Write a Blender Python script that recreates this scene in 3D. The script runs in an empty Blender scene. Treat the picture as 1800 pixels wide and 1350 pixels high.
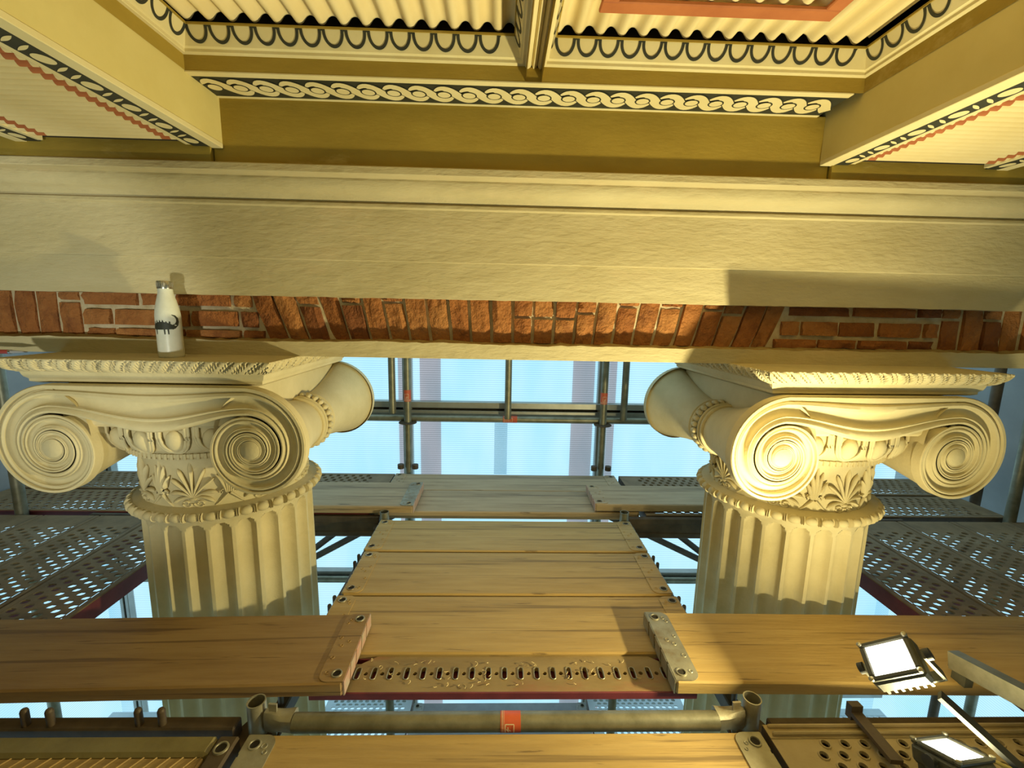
import bpy, math, random
from math import sin, cos, pi, radians, sqrt, atan2
from mathutils import Matrix, Vector

# ------------------------------------------------------------------ set-up
scene = bpy.context.scene
C = scene.collection
H = 4.6                      # eye height above the portico floor; all z below are relative to the eye
F_PX = 780.0
PITCH, ROLL, YAW = math.atan(126 / 780), 0.020, 0.0275
cam_d = bpy.data.cameras.new('camera')
cam_d.sensor_width = 36.0
cam_d.lens = F_PX / 1800 * 36.0
cam_d.clip_start = 0.02
cam = bpy.data.objects.new('camera', cam_d)
C.objects.link(cam)
fw = Vector((sin(YAW) * cos(PITCH), cos(YAW) * cos(PITCH), -sin(PITCH)))
r0 = Vector((cos(YAW), -sin(YAW), 0))
u0 = r0.cross(fw)
rr = cos(ROLL) * r0 + sin(ROLL) * u0
uu = -sin(ROLL) * r0 + cos(ROLL) * u0
M = Matrix((rr, uu, -fw)).transposed().to_4x4()
M.translation = Vector((0, 0, H))
cam.matrix_world = M
scene.camera = cam

vs = scene.view_settings
vs.view_transform = 'Standard'
vs.look = 'None'
vs.gamma = 1.0
vs.use_curve_mapping = False
vs.exposure = -0.12

world = bpy.data.worlds.new('world')
scene.world = world
world.use_nodes = True
nt = world.node_tree
bg = nt.nodes['Background']
bg.inputs['Color'].default_value = (0.52, 0.80, 0.95, 1)
bg.inputs['Strength'].default_value = 1.45

LAMP_A = Vector((0.982, 0.95, -0.834))      # floodlight on its stand
LAMP_B = Vector((1.075, 0.862, -1.010))      # second floodlight, at the edge of the deck
WARM = (1.0, 0.89, 0.47)


def light(name, kind, loc, energy, color, size=0.1, direction=None, **kw):
    d = bpy.data.lights.new(name, kind)
    d.energy = energy
    d.color = color
    if kind == 'AREA':
        d.shape = 'SQUARE'
        d.size = size
    elif kind in ('POINT', 'SPOT'):
        d.shadow_soft_size = size
    for k, v in kw.items():
        setattr(d, k, v)
    o = bpy.data.objects.new(name, d)
    C.objects.link(o)
    o.location = Vector(loc) + Vector((0, 0, H))
    if direction is not None:
        o.rotation_euler = Vector(direction).to_track_quat('-Z', 'Y').to_euler()
    return o


DIR_A = Vector((-0.72, 0.02, 0.69)).normalized()
DIR_B = Vector((0.05, 0.34, 0.94)).normalized()
light('floodlight_beam', 'AREA', LAMP_A + DIR_A * 0.024, 36, WARM, 0.07, DIR_A)
light('floodlight_beam', 'AREA', LAMP_B + DIR_B * 0.024, 11, WARM, 0.07, DIR_B)
# a third, cooler site lamp stands out of frame behind the camera to the left
light('site_lamp', 'SPOT', (-0.61, -0.9, -0.68), 135, (0.96, 1.0, 0.86), 0.05, (-1.16, 2.3, 0.44),
      spot_size=radians(42), spot_blend=0.55)
# added soft fill under the ceiling, standing in for bounced light
light('fill_light', 'AREA', (0.1, -0.6, 0.40), 2.2, (1.0, 0.88, 0.52), 1.0, (0, 0.5, -1.0))


# ------------------------------------------------------------------ materials
class NT:
    def __init__(s, m):
        m.use_nodes = True
        s.t = m.node_tree
        s.b = s.t.nodes['Principled BSDF']

    def n(s, typ, **kw):
        o = s.t.nodes.new(typ)
        for k, v in kw.items():
            if k in o.inputs.keys():
                o.inputs[k].default_value = v
            else:
                setattr(o, k, v)
        return o

    def l(s, a, b):
        s.t.links.new(a, b)


def rgba(c):
    return (c[0], c[1], c[2], 1)


def mat(name, c1, c2, scale=6.0, rough=0.85, bump=0.15, bscale=60.0, metal=0.0, stretch=(1, 1, 1), detail=6.0,
        c3=None, c3_scale=1.3, c3_lo=0.55, c3_hi=0.75, dist=0.004, grain=None):
    m = bpy.data.materials.new(name)
    g = NT(m)
    tc = g.n('ShaderNodeTexCoord')
    mp = g.n('ShaderNodeMapping')
    mp.inputs['Scale'].default_value = stretch
    g.l(tc.outputs['Object'], mp.inputs['Vector'])
    no = g.n('ShaderNodeTexNoise', Scale=scale, Detail=detail, Roughness=0.62)
    g.l(mp.outputs['Vector'], no.inputs['Vector'])
    mr = g.n('ShaderNodeMapRange')
    mr.inputs['From Min'].default_value = 0.32
    mr.inputs['From Max'].default_value = 0.68
    g.l(no.outputs['Fac'], mr.inputs['Value'])
    mx = g.n('ShaderNodeMix', data_type='RGBA')
    mx.inputs[6].default_value = rgba(c1)
    mx.inputs[7].default_value = rgba(c2)
    g.l(mr.outputs['Result'], mx.inputs[0])
    out = mx.outputs[2]
    if c3 is not None:
        n3 = g.n('ShaderNodeTexNoise', Scale=c3_scale, Detail=8.0, Roughness=0.7)
        g.l(mp.outputs['Vector'], n3.inputs['Vector'])
        r3 = g.n('ShaderNodeMapRange')
        r3.inputs['From Min'].default_value = c3_lo
        r3.inputs['From Max'].default_value = c3_hi
        g.l(n3.outputs['Fac'], r3.inputs['Value'])
        m3 = g.n('ShaderNodeMix', data_type='RGBA')
        g.l(r3.outputs['Result'], m3.inputs[0])
        g.l(out, m3.inputs[6])
        m3.inputs[7].default_value = rgba(c3)
        out = m3.outputs[2]
    if grain is not None:                      # thin dark checks and streaks along the grain
        for sc, lo, hi, st in ((2.2, .60, .66, (.35, 17, 17)), (7.0, .62, .68, (.5, 9, 9))):
            mg = g.n('ShaderNodeMapping')
            mg.inputs['Scale'].default_value = st
            g.l(tc.outputs['Object'], mg.inputs['Vector'])
            ng = g.n('ShaderNodeTexNoise', Scale=sc, Detail=6.0, Roughness=0.6, Distortion=0.6)
            g.l(mg.outputs['Vector'], ng.inputs['Vector'])
            rg = g.n('ShaderNodeMapRange')
            rg.inputs['From Min'].default_value = lo
            rg.inputs['From Max'].default_value = hi
            rg.inputs['To Max'].default_value = 0.75
            g.l(ng.outputs['Fac'], rg.inputs['Value'])
            m4 = g.n('ShaderNodeMix', data_type='RGBA')
            g.l(rg.outputs['Result'], m4.inputs[0])
            g.l(out, m4.inputs[6])
            m4.inputs[7].default_value = rgba(grain)
            out = m4.outputs[2]
    g.l(out, g.b.inputs['Base Color'])
    g.b.inputs['Roughness'].default_value = rough
    g.b.inputs['Metallic'].default_value = metal
    if bump > 0:
        nb = g.n('ShaderNodeTexNoise', Scale=bscale, Detail=5.0, Roughness=0.6)
        g.l(mp.outputs['Vector'], nb.inputs['Vector'])
        bp = g.n('ShaderNodeBump', Strength=bump, Distance=dist)
        g.l(nb.outputs['Fac'], bp.inputs['Height'])
        g.l(bp.outputs['Normal'], g.b.inputs['Normal'])
    return m


def flat(name, c, rough=0.7, metal=0.0):
    m = bpy.data.materials.new(name)
    g = NT(m)
    no = g.n('ShaderNodeTexNoise', Scale=45.0, Detail=4.0)
    tc = g.n('ShaderNodeTexCoord')
    g.l(tc.outputs['Object'], no.inputs['Vector'])
    mx = g.n('ShaderNodeMix', data_type='RGBA')
    mx.inputs[6].default_value = rgba([v * 0.8 for v in c])
    mx.inputs[7].default_value = rgba([min(1, v * 1.15) for v in c])
    g.l(no.outputs['Fac'], mx.inputs[0])
    g.l(mx.outputs[2], g.b.inputs['Base Color'])
    g.b.inputs['Roughness'].default_value = rough
    g.b.inputs['Metallic'].default_value = metal
    return m


def lamp_mat(name, c, s):
    m = bpy.data.materials.new(name)
    g = NT(m)
    g.b.inputs['Base Color'].default_value = (0.9, 0.9, 0.8, 1)
    g.b.inputs['Emission Color'].default_value = rgba(c)
    g.b.inputs['Emission Strength'].default_value = s
    return m


def sheet_mat(name, tint_a, tint_b, haze, trans=0.78):
    """Fluted twin-wall sheet: mostly clear with fine horizontal flutes, partly diffusing."""
    m = bpy.data.materials.new(name)
    m.use_nodes = True
    t = m.node_tree
    for n in list(t.nodes):
        t.nodes.remove(n)
    N = t.nodes.new
    tc = N('ShaderNodeTexCoord')
    wv = N('ShaderNodeTexWave')
    wv.wave_type = 'BANDS'
    wv.bands_direction = 'Z'
    wv.inputs['Scale'].default_value = 20.0
    wv.inputs['Distortion'].default_value = 0.3
    t.links.new(tc.outputs['Object'], wv.inputs['Vector'])
    no = N('ShaderNodeTexNoise')
    no.inputs['Scale'].default_value = 1.6
    no.inputs['Detail'].default_value = 3
    mp = N('ShaderNodeMapping')
    mp.inputs['Scale'].default_value = (1.6, 1.0, 0.6)
    t.links.new(tc.outputs['Object'], mp.inputs['Vector'])
    t.links.new(mp.outputs['Vector'], no.inputs['Vector'])
    rn = N('ShaderNodeMapRange')
    rn.inputs['From Min'].default_value = 0.35
    rn.inputs['From Max'].default_value = 0.65
    t.links.new(no.outputs['Fac'], rn.inputs['Value'])
    m1 = N('ShaderNodeMix')
    m1.data_type = 'RGBA'
    m1.inputs[6].default_value = rgba(tint_a)
    m1.inputs[7].default_value = rgba(tint_b)
    t.links.new(rn.outputs['Result'], m1.inputs[0])
    rw = N('ShaderNodeMapRange')
    rw.inputs['From Min'].default_value = 0.0
    rw.inputs['From Max'].default_value = 1.0
    rw.inputs['To Min'].default_value = 0.74
    rw.inputs['To Max'].default_value = 1.0
    t.links.new(wv.outputs['Fac'], rw.inputs['Value'])
    m2 = N('ShaderNodeMix')
    m2.data_type = 'RGBA'
    m2.blend_type = 'MULTIPLY'
    m2.inputs[0].default_value = 1.0
    t.links.new(m1.outputs[2], m2.inputs[6])
    t.links.new(rw.outputs['Result'], m2.inputs[7])
    tr = N('ShaderNodeBsdfTransparent')
    t.links.new(m2.outputs[2], tr.inputs['Color'])
    tl = N('ShaderNodeBsdfTranslucent')
    tl.inputs['Color'].default_value = rgba(haze)
    mx = N('ShaderNodeMixShader')
    mx.inputs[0].default_value = 1 - trans
    t.links.new(tr.outputs[0], mx.inputs[1])
    t.links.new(tl.outputs[0], mx.inputs[2])
    out = N('ShaderNodeOutputMaterial')
    t.links.new(mx.outputs[0], out.inputs['Surface'])
    return m


STONE = mat('lime_plaster_carving', (0.66, 0.56, 0.33), (0.56, 0.47, 0.26), 7, 0.9, 0.25, 90, c3=(0.44, 0.36, 0.16),
            c3_scale=2.2, c3_lo=0.56, c3_hi=0.8)
RENDER = mat('painted_plaster', (0.60, 0.51, 0.30), (0.49, 0.405, 0.215), 4, 0.9, 0.8, 34, c3=(0.64, 0.50, 0.29), c3_scale=2.6,
             stretch=(0.5, 1, 1.6), dist=0.006)
LEDGE = mat('broken_plaster_edge', (0.46, 0.34, 0.14), (0.28, 0.19, 0.07), 30, 0.95, 0.9, 60)
CREAM = mat('cream_paint', (0.74, 0.64, 0.36), (0.68, 0.57, 0.29), 6, 0.75, 0.08, 60)
YELLOW = mat('yellow_paint', (0.69, 0.575, 0.23), (0.63, 0.515, 0.19), 5, 0.8, 0.08, 60)
OCHRE = mat('ochre_paint', (0.38, 0.26, 0.035), (0.30, 0.20, 0.022), 5, 0.8, 0.3, 40, c3=(0.50, 0.37, 0.11), c3_scale=2.4, c3_lo=0.58, c3_hi=0.7,
            stretch=(0.5, 1, 1.5))
CORR = mat('corrugated_cream_paint', (0.80, 0.66, 0.36), (0.74, 0.59, 0.29), 5, 0.7, 0.05, 60)
TERRA = mat('terracotta_paint', (0.47, 0.15, 0.045), (0.38, 0.11, 0.03), 9, 0.75, 0.1, 60)
BLACKP = mat('black_paint', (0.020, 0.022, 0.014), (0.035, 0.036, 0.022), 20, 0.6, 0.0)
GLOOM = flat('hollow_shade', (0.025, 0.018, 0.008), 0.95)  # near-black colour standing in for shade inside holes, grooves and hollows
BRICKS = [mat('fired_brick', c, d, 14, 0.92, 0.9, 38, c3=(0.16, 0.05, 0.016), c3_scale=9, dist=0.02) for c, d in (
    ((0.42, 0.165, 0.045), (0.30, 0.105, 0.026)), ((0.38, 0.14, 0.036), (0.26, 0.085, 0.02)),
    ((0.46, 0.20, 0.06), (0.34, 0.125, 0.032)), ((0.29, 0.10, 0.03), (0.19, 0.06, 0.017)))]
MORTAR = mat('lime_mortar', (0.66, 0.56, 0.38), (0.48, 0.38, 0.22), 25, 0.95, 0.9, 70)
WOOD = mat('weathered_board', (0.52, 0.345, 0.120), (0.40, 0.25, 0.072), 5, 0.72, 0.5, 22, stretch=(0.45, 5.0, 5.0),
           c3=(0.31, 0.20, 0.07), c3_scale=1.6, c3_lo=0.56, c3_hi=0.78, dist=0.003, grain=(0.16, 0.095, 0.03))
WOODB = mat('grey_weathered_board', (0.50, 0.365, 0.205), (0.37, 0.255, 0.13), 5, 0.75, 0.5, 22, stretch=(0.45, 5.0, 5.0),
            c3=(0.20, 0.13, 0.06), c3_scale=1.6, dist=0.003, grain=(0.14, 0.095, 0.05))
WOODD = mat('brown_stained_board', (0.38, 0.235, 0.085), (0.28, 0.16, 0.05), 5, 0.72, 0.4, 22, stretch=(0.45, 5.0, 5.0),
            c3=(0.22, 0.12, 0.04), c3_scale=1.8, dist=0.003, grain=(0.13, 0.065, 0.02))
STEEL = mat('galvanised_steel', (0.42, 0.38, 0.27), (0.27, 0.235, 0.15), 14, 0.5, 0.2, 50, metal=0.55, c3=(0.25, 0.16, 0.07), c3_scale=7)
TUBE = mat('galvanised_tube', (0.30, 0.28, 0.20), (0.18, 0.165, 0.105), 16, 0.45, 0.15, 60, metal=0.6)
DARKST = mat('dark_steel', (0.13, 0.09, 0.05), (0.075, 0.05, 0.028), 14, 0.6, 0.2, 50, metal=0.3)
DECK = mat('dusty_steel_deck', (0.28, 0.185, 0.085), (0.18, 0.115, 0.05), 12, 0.75, 0.3, 40, metal=0.05, c3=(0.31, 0.23, 0.13), c3_scale=4)
REDST = mat('red_painted_steel', (0.20, 0.028, 0.030), (0.13, 0.018, 0.02), 12, 0.55, 0.2, 50)
ROSE = mat('worn_red_end_plate', (0.52, 0.26, 0.19), (0.42, 0.36, 0.25), 22, 0.6, 0.3, 60)
STICK = flat('red_orange_label', (0.60, 0.10, 0.035), 0.5)
PALE = flat('pale_print', (0.75, 0.62, 0.40), 0.6)
ALU = mat('aluminium_profile', (0.40, 0.39, 0.35), (0.30, 0.29, 0.25), 8, 0.42, 0.05, 60, metal=0.6)
STRIPM = sheet_mat('grey_double_sheet', (0.70, 0.44, 0.40), (0.78, 0.49, 0.45), (0.6, 0.58, 0.58), 0.9)
BANDM = sheet_mat('faint_shade_tint', (0.80, 0.86, 0.88), (0.86, 0.91, 0.92), (0.8, 0.9, 0.9), 0.95)
STUD = mat('grey_stud', (0.40, 0.385, 0.385), (0.31, 0.295, 0.295), 3, 0.85, 0.1, 50, stretch=(3, 3, 0.6))
SHEET = sheet_mat('fluted_clear_sheet', (0.68, 0.88, 0.96), (0.95, 0.98, 1.0), (0.8, 0.92, 0.95), 0.80)
SHADE = mat('painted_shade_sheeting', (0.34, 0.34, 0.325), (0.24, 0.245, 0.24), 1.6, 0.6, 0.05, 20)  # translucent sheets in shade, the dimness put into an opaque grey
FLOORM = mat('dusty_floor', (0.40, 0.36, 0.30), (0.30, 0.27, 0.22), 3, 0.9, 0.1, 30)
BOTTLE = mat('white_enamel', (0.72, 0.72, 0.62), (0.64, 0.64, 0.54), 30, 0.35, 0.03, 200, c3=(0.42, 0.42, 0.32), c3_scale=9, c3_lo=0.62, c3_hi=0.75)
CHROME = flat('brushed_chrome', (0.62, 0.60, 0.55), 0.22, 1.0)
LENS_A = lamp_mat('lit_lens', (1.0, 0.97, 0.80), 25)
HOUSE = mat('grey_lamp_housing', (0.075, 0.07, 0.045), (0.05, 0.048, 0.03), 20, 0.5, 0.1, 60, metal=0.0)
RUBBER = flat('black_rubber', (0.03, 0.03, 0.028), 0.6)
CABLE = flat('yellow_cable', (0.62, 0.50, 0.16), 0.5)
PENRED = flat('red_plastic', (0.35, 0.05, 0.04), 0.4)
SHAVING = mat('wood_shaving', (0.66, 0.52, 0.27), (0.55, 0.40, 0.18), 30, 0.8, 0.0)


# ------------------------------------------------------------------ mesh helpers
class MB:
    def __init__(s):
        s.v, s.f, s.m = [], [], []

    def add(s, verts, faces, m=0):
        k = len(s.v)
        s.v += [tuple(p) for p in verts]
        s.f += [tuple(i + k for i in f) for f in faces]
        s.m += [m] * len(faces)
        return s

    def xf(s, fn):
        s.v = [tuple(fn(*p)) for p in s.v]
        return s

    def grid(s, rows, closed_u=False, closed_v=False, m=0, flip=False):
        """rows: list of equally long lists of points"""
        a, b = len(rows), len(rows[0])
        fs = []
        for i in range(a if closed_v else a - 1):
            for j in range(b if closed_u else b - 1):
                i2, j2 = (i + 1) % a, (j + 1) % b
                q = (i * b + j, i * b + j2, i2 * b + j2, i2 * b + j)
                fs.append(q[::-1] if flip else q)
        return s.add([p for r in rows for p in r], fs, m)

    def box(s, x0, x1, y0, y1, z0, z1, m=0, c=0.0):
        c = min(c, (x1 - x0) * .45, (y1 - y0) * .45, (z1 - z0) * .45)
        if c <= 0:
            v = [(x, y, z) for z in (z0, z1) for y in (y0, y1) for x in (x0, x1)]
            return s.add(v, [(0, 2, 3, 1), (4, 5, 7, 6), (0, 1, 5, 4), (2, 6, 7, 3), (0, 4, 6, 2), (1, 3, 7, 5)], m)
        X, Y, Z = (x0, x1), (y0, y1), (z0, z1)
        v, idx = [], {}
        for i in (0, 1):
            for j in (0, 1):
                for k in (0, 1):
                    di, dj, dk = (c if i == 0 else -c), (c if j == 0 else -c), (c if k == 0 else -c)
                    idx[i, j, k] = len(v)
                    v += [(X[i], Y[j] + dj, Z[k] + dk), (X[i] + di, Y[j], Z[k] + dk), (X[i] + di, Y[j] + dj, Z[k])]
        f = []
        for i in (0, 1):
            q = [idx[i, 0, 0], idx[i, 1, 0], idx[i, 1, 1], idx[i, 0, 1]]
            f.append(q if i else q[::-1])
            q = [idx[0, i, 0] + 1, idx[0, i, 1] + 1, idx[1, i, 1] + 1, idx[1, i, 0] + 1]
            f.append(q if i else q[::-1])
            q = [idx[0, 0, i] + 2, idx[1, 0, i] + 2, idx[1, 1, i] + 2, idx[0, 1, i] + 2]
            f.append(q if i else q[::-1])
        for a in (0, 1):
            for b in (0, 1):
                f.append([idx[a, b, 0], idx[a, b, 1], idx[a, b, 1] + 1, idx[a, b, 0] + 1])
                f.append([idx[a, 0, b], idx[a, 1, b], idx[a, 1, b] + 2, idx[a, 0, b] + 2])
                f.append([idx[0, a, b] + 1, idx[1, a, b] + 1, idx[1, a, b] + 2, idx[0, a, b] + 2])
        for k in idx.values():
            f.append([k, k + 1, k + 2])
        return s.add(v, f, m)

    def lathe(s, prof, n=32, m=0, cx=0.0, cy=0.0, axis='z', cap=True):
        rows = []
        for r, z in prof:
            row = []
            for i in range(n):
                a = 2 * pi * i / n
                if axis == 'z':
                    row.append((cx + r * cos(a), cy + r * sin(a), z))
                elif axis == 'y':
                    row.append((cx + r * sin(a), z, cy + r * cos(a)))
                else:
                    row.append((z, cx + r * cos(a), cy + r * sin(a)))
            rows.append(row)
        k = len(s.v)
        s.grid(rows, closed_u=True, m=m)
        if cap:
            if prof[0][0] > 1e-6:
                s.f.append(tuple(k + i for i in range(n))[::-1]); s.m.append(m)
            if prof[-1][0] > 1e-6:
                e = k + (len(prof) - 1) * n
                s.f.append(tuple(e + i for i in range(n))); s.m.append(m)
        return s

    def tube(s, p0, p1, r, n=14, m=0, r1=None, hollow=0.0):
        p0, p1 = Vector(p0), Vector(p1)
        d = (p1 - p0).normalized()
        a = d.orthogonal().normalized()
        b = d.cross(a)
        r1 = r if r1 is None else r1
        ring = lambda c, q: [c + a * (q * cos(2 * pi * i / n)) + b * (q * sin(2 * pi * i / n)) for i in range(n)]
        if hollow > 0:
            s.grid([ring(p0, r - hollow), ring(p0, r), ring(p1, r1), ring(p1, r1 - hollow)], closed_u=True, closed_v=True, m=m)
        else:
            k = len(s.v)
            s.grid([ring(p0, r), ring(p1, r1)], closed_u=True, m=m)
            s.f += [tuple(k + i for i in range(n))[::-1], tuple(k + n + i for i in range(n))]
            s.m += [m, m]
        return s

    def path(s, pts, rad, n=8, m=0, flat=1.0, up=None):
        """tapered tube along points"""
        pts = [Vector(p) for p in pts]
        rows = []
        for i, p in enumerate(pts):
            d = (pts[min(i + 1, len(pts) - 1)] - pts[max(i - 1, 0)]).normalized()
            u = Vector(up) if up is not None else Vector((0, 0, 1))
            if abs(d.dot(u)) > 0.97:
                u = Vector((1, 0, 0))
            a = d.cross(u).normalized()
            b = a.cross(d)
            q = rad[i] if isinstance(rad, (list, tuple)) else rad
            rows.append([p + a * (q * cos(2 * pi * j / n)) + b * (q * flat * sin(2 * pi * j / n)) for j in range(n)])
        k = len(s.v)
        s.grid(rows, closed_u=True, m=m)
        s.f += [tuple(k + i for i in range(n))[::-1], tuple(k + (len(pts) - 1) * n + i for i in range(n))]
        s.m += [m, m]
        return s

    def poly(s, pts, fn, off=0.0, m=0):
        """flat polygon fan in (s,t) mapped through fn(s,t,off)"""
        return s.add([fn(a, b, off) for a, b in pts], [tuple(range(len(pts)))], m)

    def strip(s, A, B, fn, off=0.0, m=0):
        return s.grid([[fn(a, b, off) for a, b in A], [fn(a, b, off) for a, b in B]], m=m)

    def build(s, name, mats, parent=None, smooth=None, world=False, kind=None, label=None):
        me = bpy.data.meshes.new(name)
        off = Vector((0, 0, 0))
        v = s.v
        if world and parent is not None:
            o = root_loc(parent)
            v = [(p[0] - o.x, p[1] - o.y, p[2] - o.z) for p in v]
        me.from_pydata(v, [], s.f)
        mats = mats if isinstance(mats, (list, tuple)) else [mats]
        for q in mats:
            me.materials.append(q)
        if len(mats) > 1:
            me.polygons.foreach_set('material_index', s.m)
        if smooth is not None:
            me.polygons.foreach_set('use_smooth', [True] * len(me.polygons))
            if smooth < 180:
                me.set_sharp_from_angle(angle=radians(smooth))
        me.update()
        ob = bpy.data.objects.new(name, me)
        C.objects.link(ob)
        if parent is not None:
            ob.parent = parent
        if kind:
            ob['kind'] = kind
        if label:
            ob['label'] = label
        return ob


def root_loc(o):
    l = Vector(o.location)
    while o.parent is not None:
        o = o.parent
        l = l + Vector(o.location)
    return l


def thing(name, label, cat, loc, rz=0.0, group=None):
    o = bpy.data.objects.new(name, None)
    o.empty_display_size = 0.05
    C.objects.link(o)
    o.location = loc
    o.rotation_euler = (0, 0, rz)
    o['label'] = label
    o['category'] = cat
    if group:
        o['group'] = group
    return o


def structure(name, loc=(0, 0, 0), label=None):
    o = bpy.data.objects.new(name, None)
    o.empty_display_size = 0.05
    C.objects.link(o)
    o.location = loc
    o['kind'] = 'structure'
    if label:
        o['label'] = label
    return o


def inst(src, parent, loc=(0, 0, 0), rz=0.0, scale=None):
    c = src.copy()
    C.objects.link(c)
    c.parent = parent
    c.location = loc
    c.rotation_euler = (0, 0, rz)
    if scale:
        c.scale = scale
    return c


rnd = random.Random(7)
FLOOR_Z = -H

# ------------------------------------------------------------------ shell
fl = MB().box(-3.3, 3.5, -2.3, 3.4, FLOOR_Z - 0.12, FLOOR_Z).build('floor', FLOORM)
fl['kind'] = 'structure'; fl['label'] = 'pale dusty portico floor seen below the decks'
wr = MB().box(-3.3, 3.5, -2.45, -2.3, FLOOR_Z, 1.3).build('wall_rear', RENDER)
wr['kind'] = 'structure'; wr['label'] = 'plastered building wall behind the viewer'
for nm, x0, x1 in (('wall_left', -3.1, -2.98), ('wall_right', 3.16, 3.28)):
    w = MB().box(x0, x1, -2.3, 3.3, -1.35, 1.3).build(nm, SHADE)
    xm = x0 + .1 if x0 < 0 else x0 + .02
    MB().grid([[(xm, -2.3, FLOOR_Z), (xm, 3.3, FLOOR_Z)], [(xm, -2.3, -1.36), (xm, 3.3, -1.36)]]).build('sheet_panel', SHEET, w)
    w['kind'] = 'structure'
    w['label'] = 'sheeting in painted blue grey shade closing the %s end of the scaffold' % nm.split('_')[1]

# back wall of fluted sheets on an aluminium frame
wb = structure('wall_back', (0, 3.15, FLOOR_Z), 'wall of bright cyan fluted plastic sheets in aluminium frames behind the scaffold')
cols = [-2.98, -2.80, -2.02, -0.655, 0.735, 2.10, 3.16]
rows_z = [FLOOR_Z, -3.0, -1.98, -0.69, 1.3]
for i in range(len(cols) - 1):
    for j in range(len(rows_z) - 1):
        a, b, c, d = cols[i] + .012, cols[i + 1] - .012, rows_z[j] + .012, rows_z[j + 1] - .012
        MB().grid([[(a, 3.15, c), (b, 3.15, c)], [(a, 3.15, d), (b, 3.15, d)]]).build('sheet_panel', SHEET, wb, world=True)
for x in cols[1:-1]:
    MB().box(x - .032, x - .006, 3.10, 3.16, FLOOR_Z, 1.3, c=.003).box(x + .006, x + .032, 3.10, 3.16, FLOOR_Z, 1.3, c=.003) \
        .box(x - .006, x + .006, 3.125, 3.15, FLOOR_Z, 1.3, 1).build('mullion', [ALU, GLOOM], wb, world=True)
for z in rows_z[1:-1]:
    t = 0.045 if z > -1 else 0.03
    MB().box(-2.98, 3.16, 3.08, 3.14, z + .012, z + .012 + t, c=.004).box(-2.98, 3.16, 3.09, 3.14, z - .05, z - .006, c=.004) \
        .box(-2.98, 3.16, 3.12, 3.14, z - .006, z + .012, 1).build('transom_profile', [ALU, GLOOM], wb, world=True)
for x0, x1 in ((-0.575, -0.425), (0.525, 0.685), (-2.86, -2.83), (0.785, 0.845), (-0.73, -0.685), (1.9, 2.02), (-2.2, -2.06)):
    MB().grid([[(x0, 3.162, FLOOR_Z), (x1, 3.162, FLOOR_Z)], [(x0, 3.162, 1.3), (x1, 3.162, 1.3)]]).build('lapped_sheet', STRIPM, wb, world=True)
MB().box(-0.035, 0.06, 3.175, 3.178, -1.2, -0.76).build('shade_band', BANDM, wb, world=True)  # teal shade band on the wall, put in as a tinted strip

# ------------------------------------------------------------------ entablature (wall_front)
wf = structure('wall_front', (0, 1.6, -0.172), 'plastered entablature over the columns with a strip of bare brick')
XL, XR = -2.98, 3.16


def ext(profile, name, m, smooth=None, parent=None, seg=1, x0=XL, x1=XR):
    """extrude a (Y, z) profile along X"""
    n = max(2, seg + 1)
    rows = [[(x0 + (x1 - x0) * i / (n - 1), y, z) for i in range(n)] for y, z in profile]
    return MB().grid(rows).build(name, m, parent or wf, smooth, world=True)


arc = lambda y0, z0, ry, rz, a0, a1, n: [(y0 + ry * cos(radians(a0 + (a1 - a0) * i / n)), z0 + rz * sin(radians(a0 + (a1 - a0) * i / n))) for i in range(n + 1)]
ext([(1.70, .4385), (1.473, .4385), (1.470, .4355), (1.470, .416), (1.472, .414), (1.520, .414)], 'cornice_fillet', RENDER)
ext([(1.520, .4145), (1.519, .408)] + arc(1.553, .408, .034, .036, 180, 255, 8) + [(1.556, .366), (1.561, .358), (1.569, .352), (1.572, .347)],
    'cyma_moulding', RENDER, 40)
ext([(1.575, .348), (1.560, .347), (1.559, .345), (1.559, .336), (1.562, .334), (1.574, .333)], 'lower_fillet', RENDER, 30)
ext([(1.574, .334), (1.574, .165), (1.575, .163), (1.586, .163)], 'upper_fascia', RENDER)


def rough_edge(z, amp, y0, y1, name, m, n=260, seed=1, below=True):
    r = random.Random(seed)
    off = 0
    rows = [[], [], []]
    for i in range(n):
        x = XL + (XR - XL) * i / (n - 1)
        off = off * .7 + r.uniform(-amp, amp)
        rows[0].append((x, y0, z + off))
        rows[1].append((x, (y0 + y1) / 2 + r.uniform(-.004, .004), z + off * 1.1 + r.uniform(-amp, amp) * .4))
        rows[2].append((x, y1, z + off * .5))
    return rows


rw = rough_edge(.041, .0012, 1.586, 1.668, '', None, seed=3)
lower = MB()
lower.grid([[(p[0], 1.586, .164) for p in rw[0]]] + rw)
lower.build('lower_fascia', RENDER, wf, world=True)
rw = rough_edge(-.116, .0025, 1.600, 1.664, '', None, seed=5)
band = MB()
band.grid([[(p[0], 1.600, -.170) for p in rw[0]], rw[0]])
band.grid([[(p[0], 1.97, -.170) for p in rw[0]], [(p[0], 1.600, -.170) for p in rw[0]]])
band.build('plaster_band', RENDER, wf, world=True)
rl = [rw[0], [(p[0], p[1] + .012, p[2] + .005 + rnd.uniform(-.003, .004)) for p in rw[1]], [(p[0], 1.668, p[2] + .006) for p in rw[2]]]
MB().grid(rl).build('broken_ledge', LEDGE, wf, world=True)
MB().box(XL, XR, 1.660, 1.95, -.166, .448).build('wall_core', MORTAR, wf, world=True)
MB().box(XL, XR, 1.95, 1.975, -.169, .90).build('rear_fascia', RENDER, wf, world=True)


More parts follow.
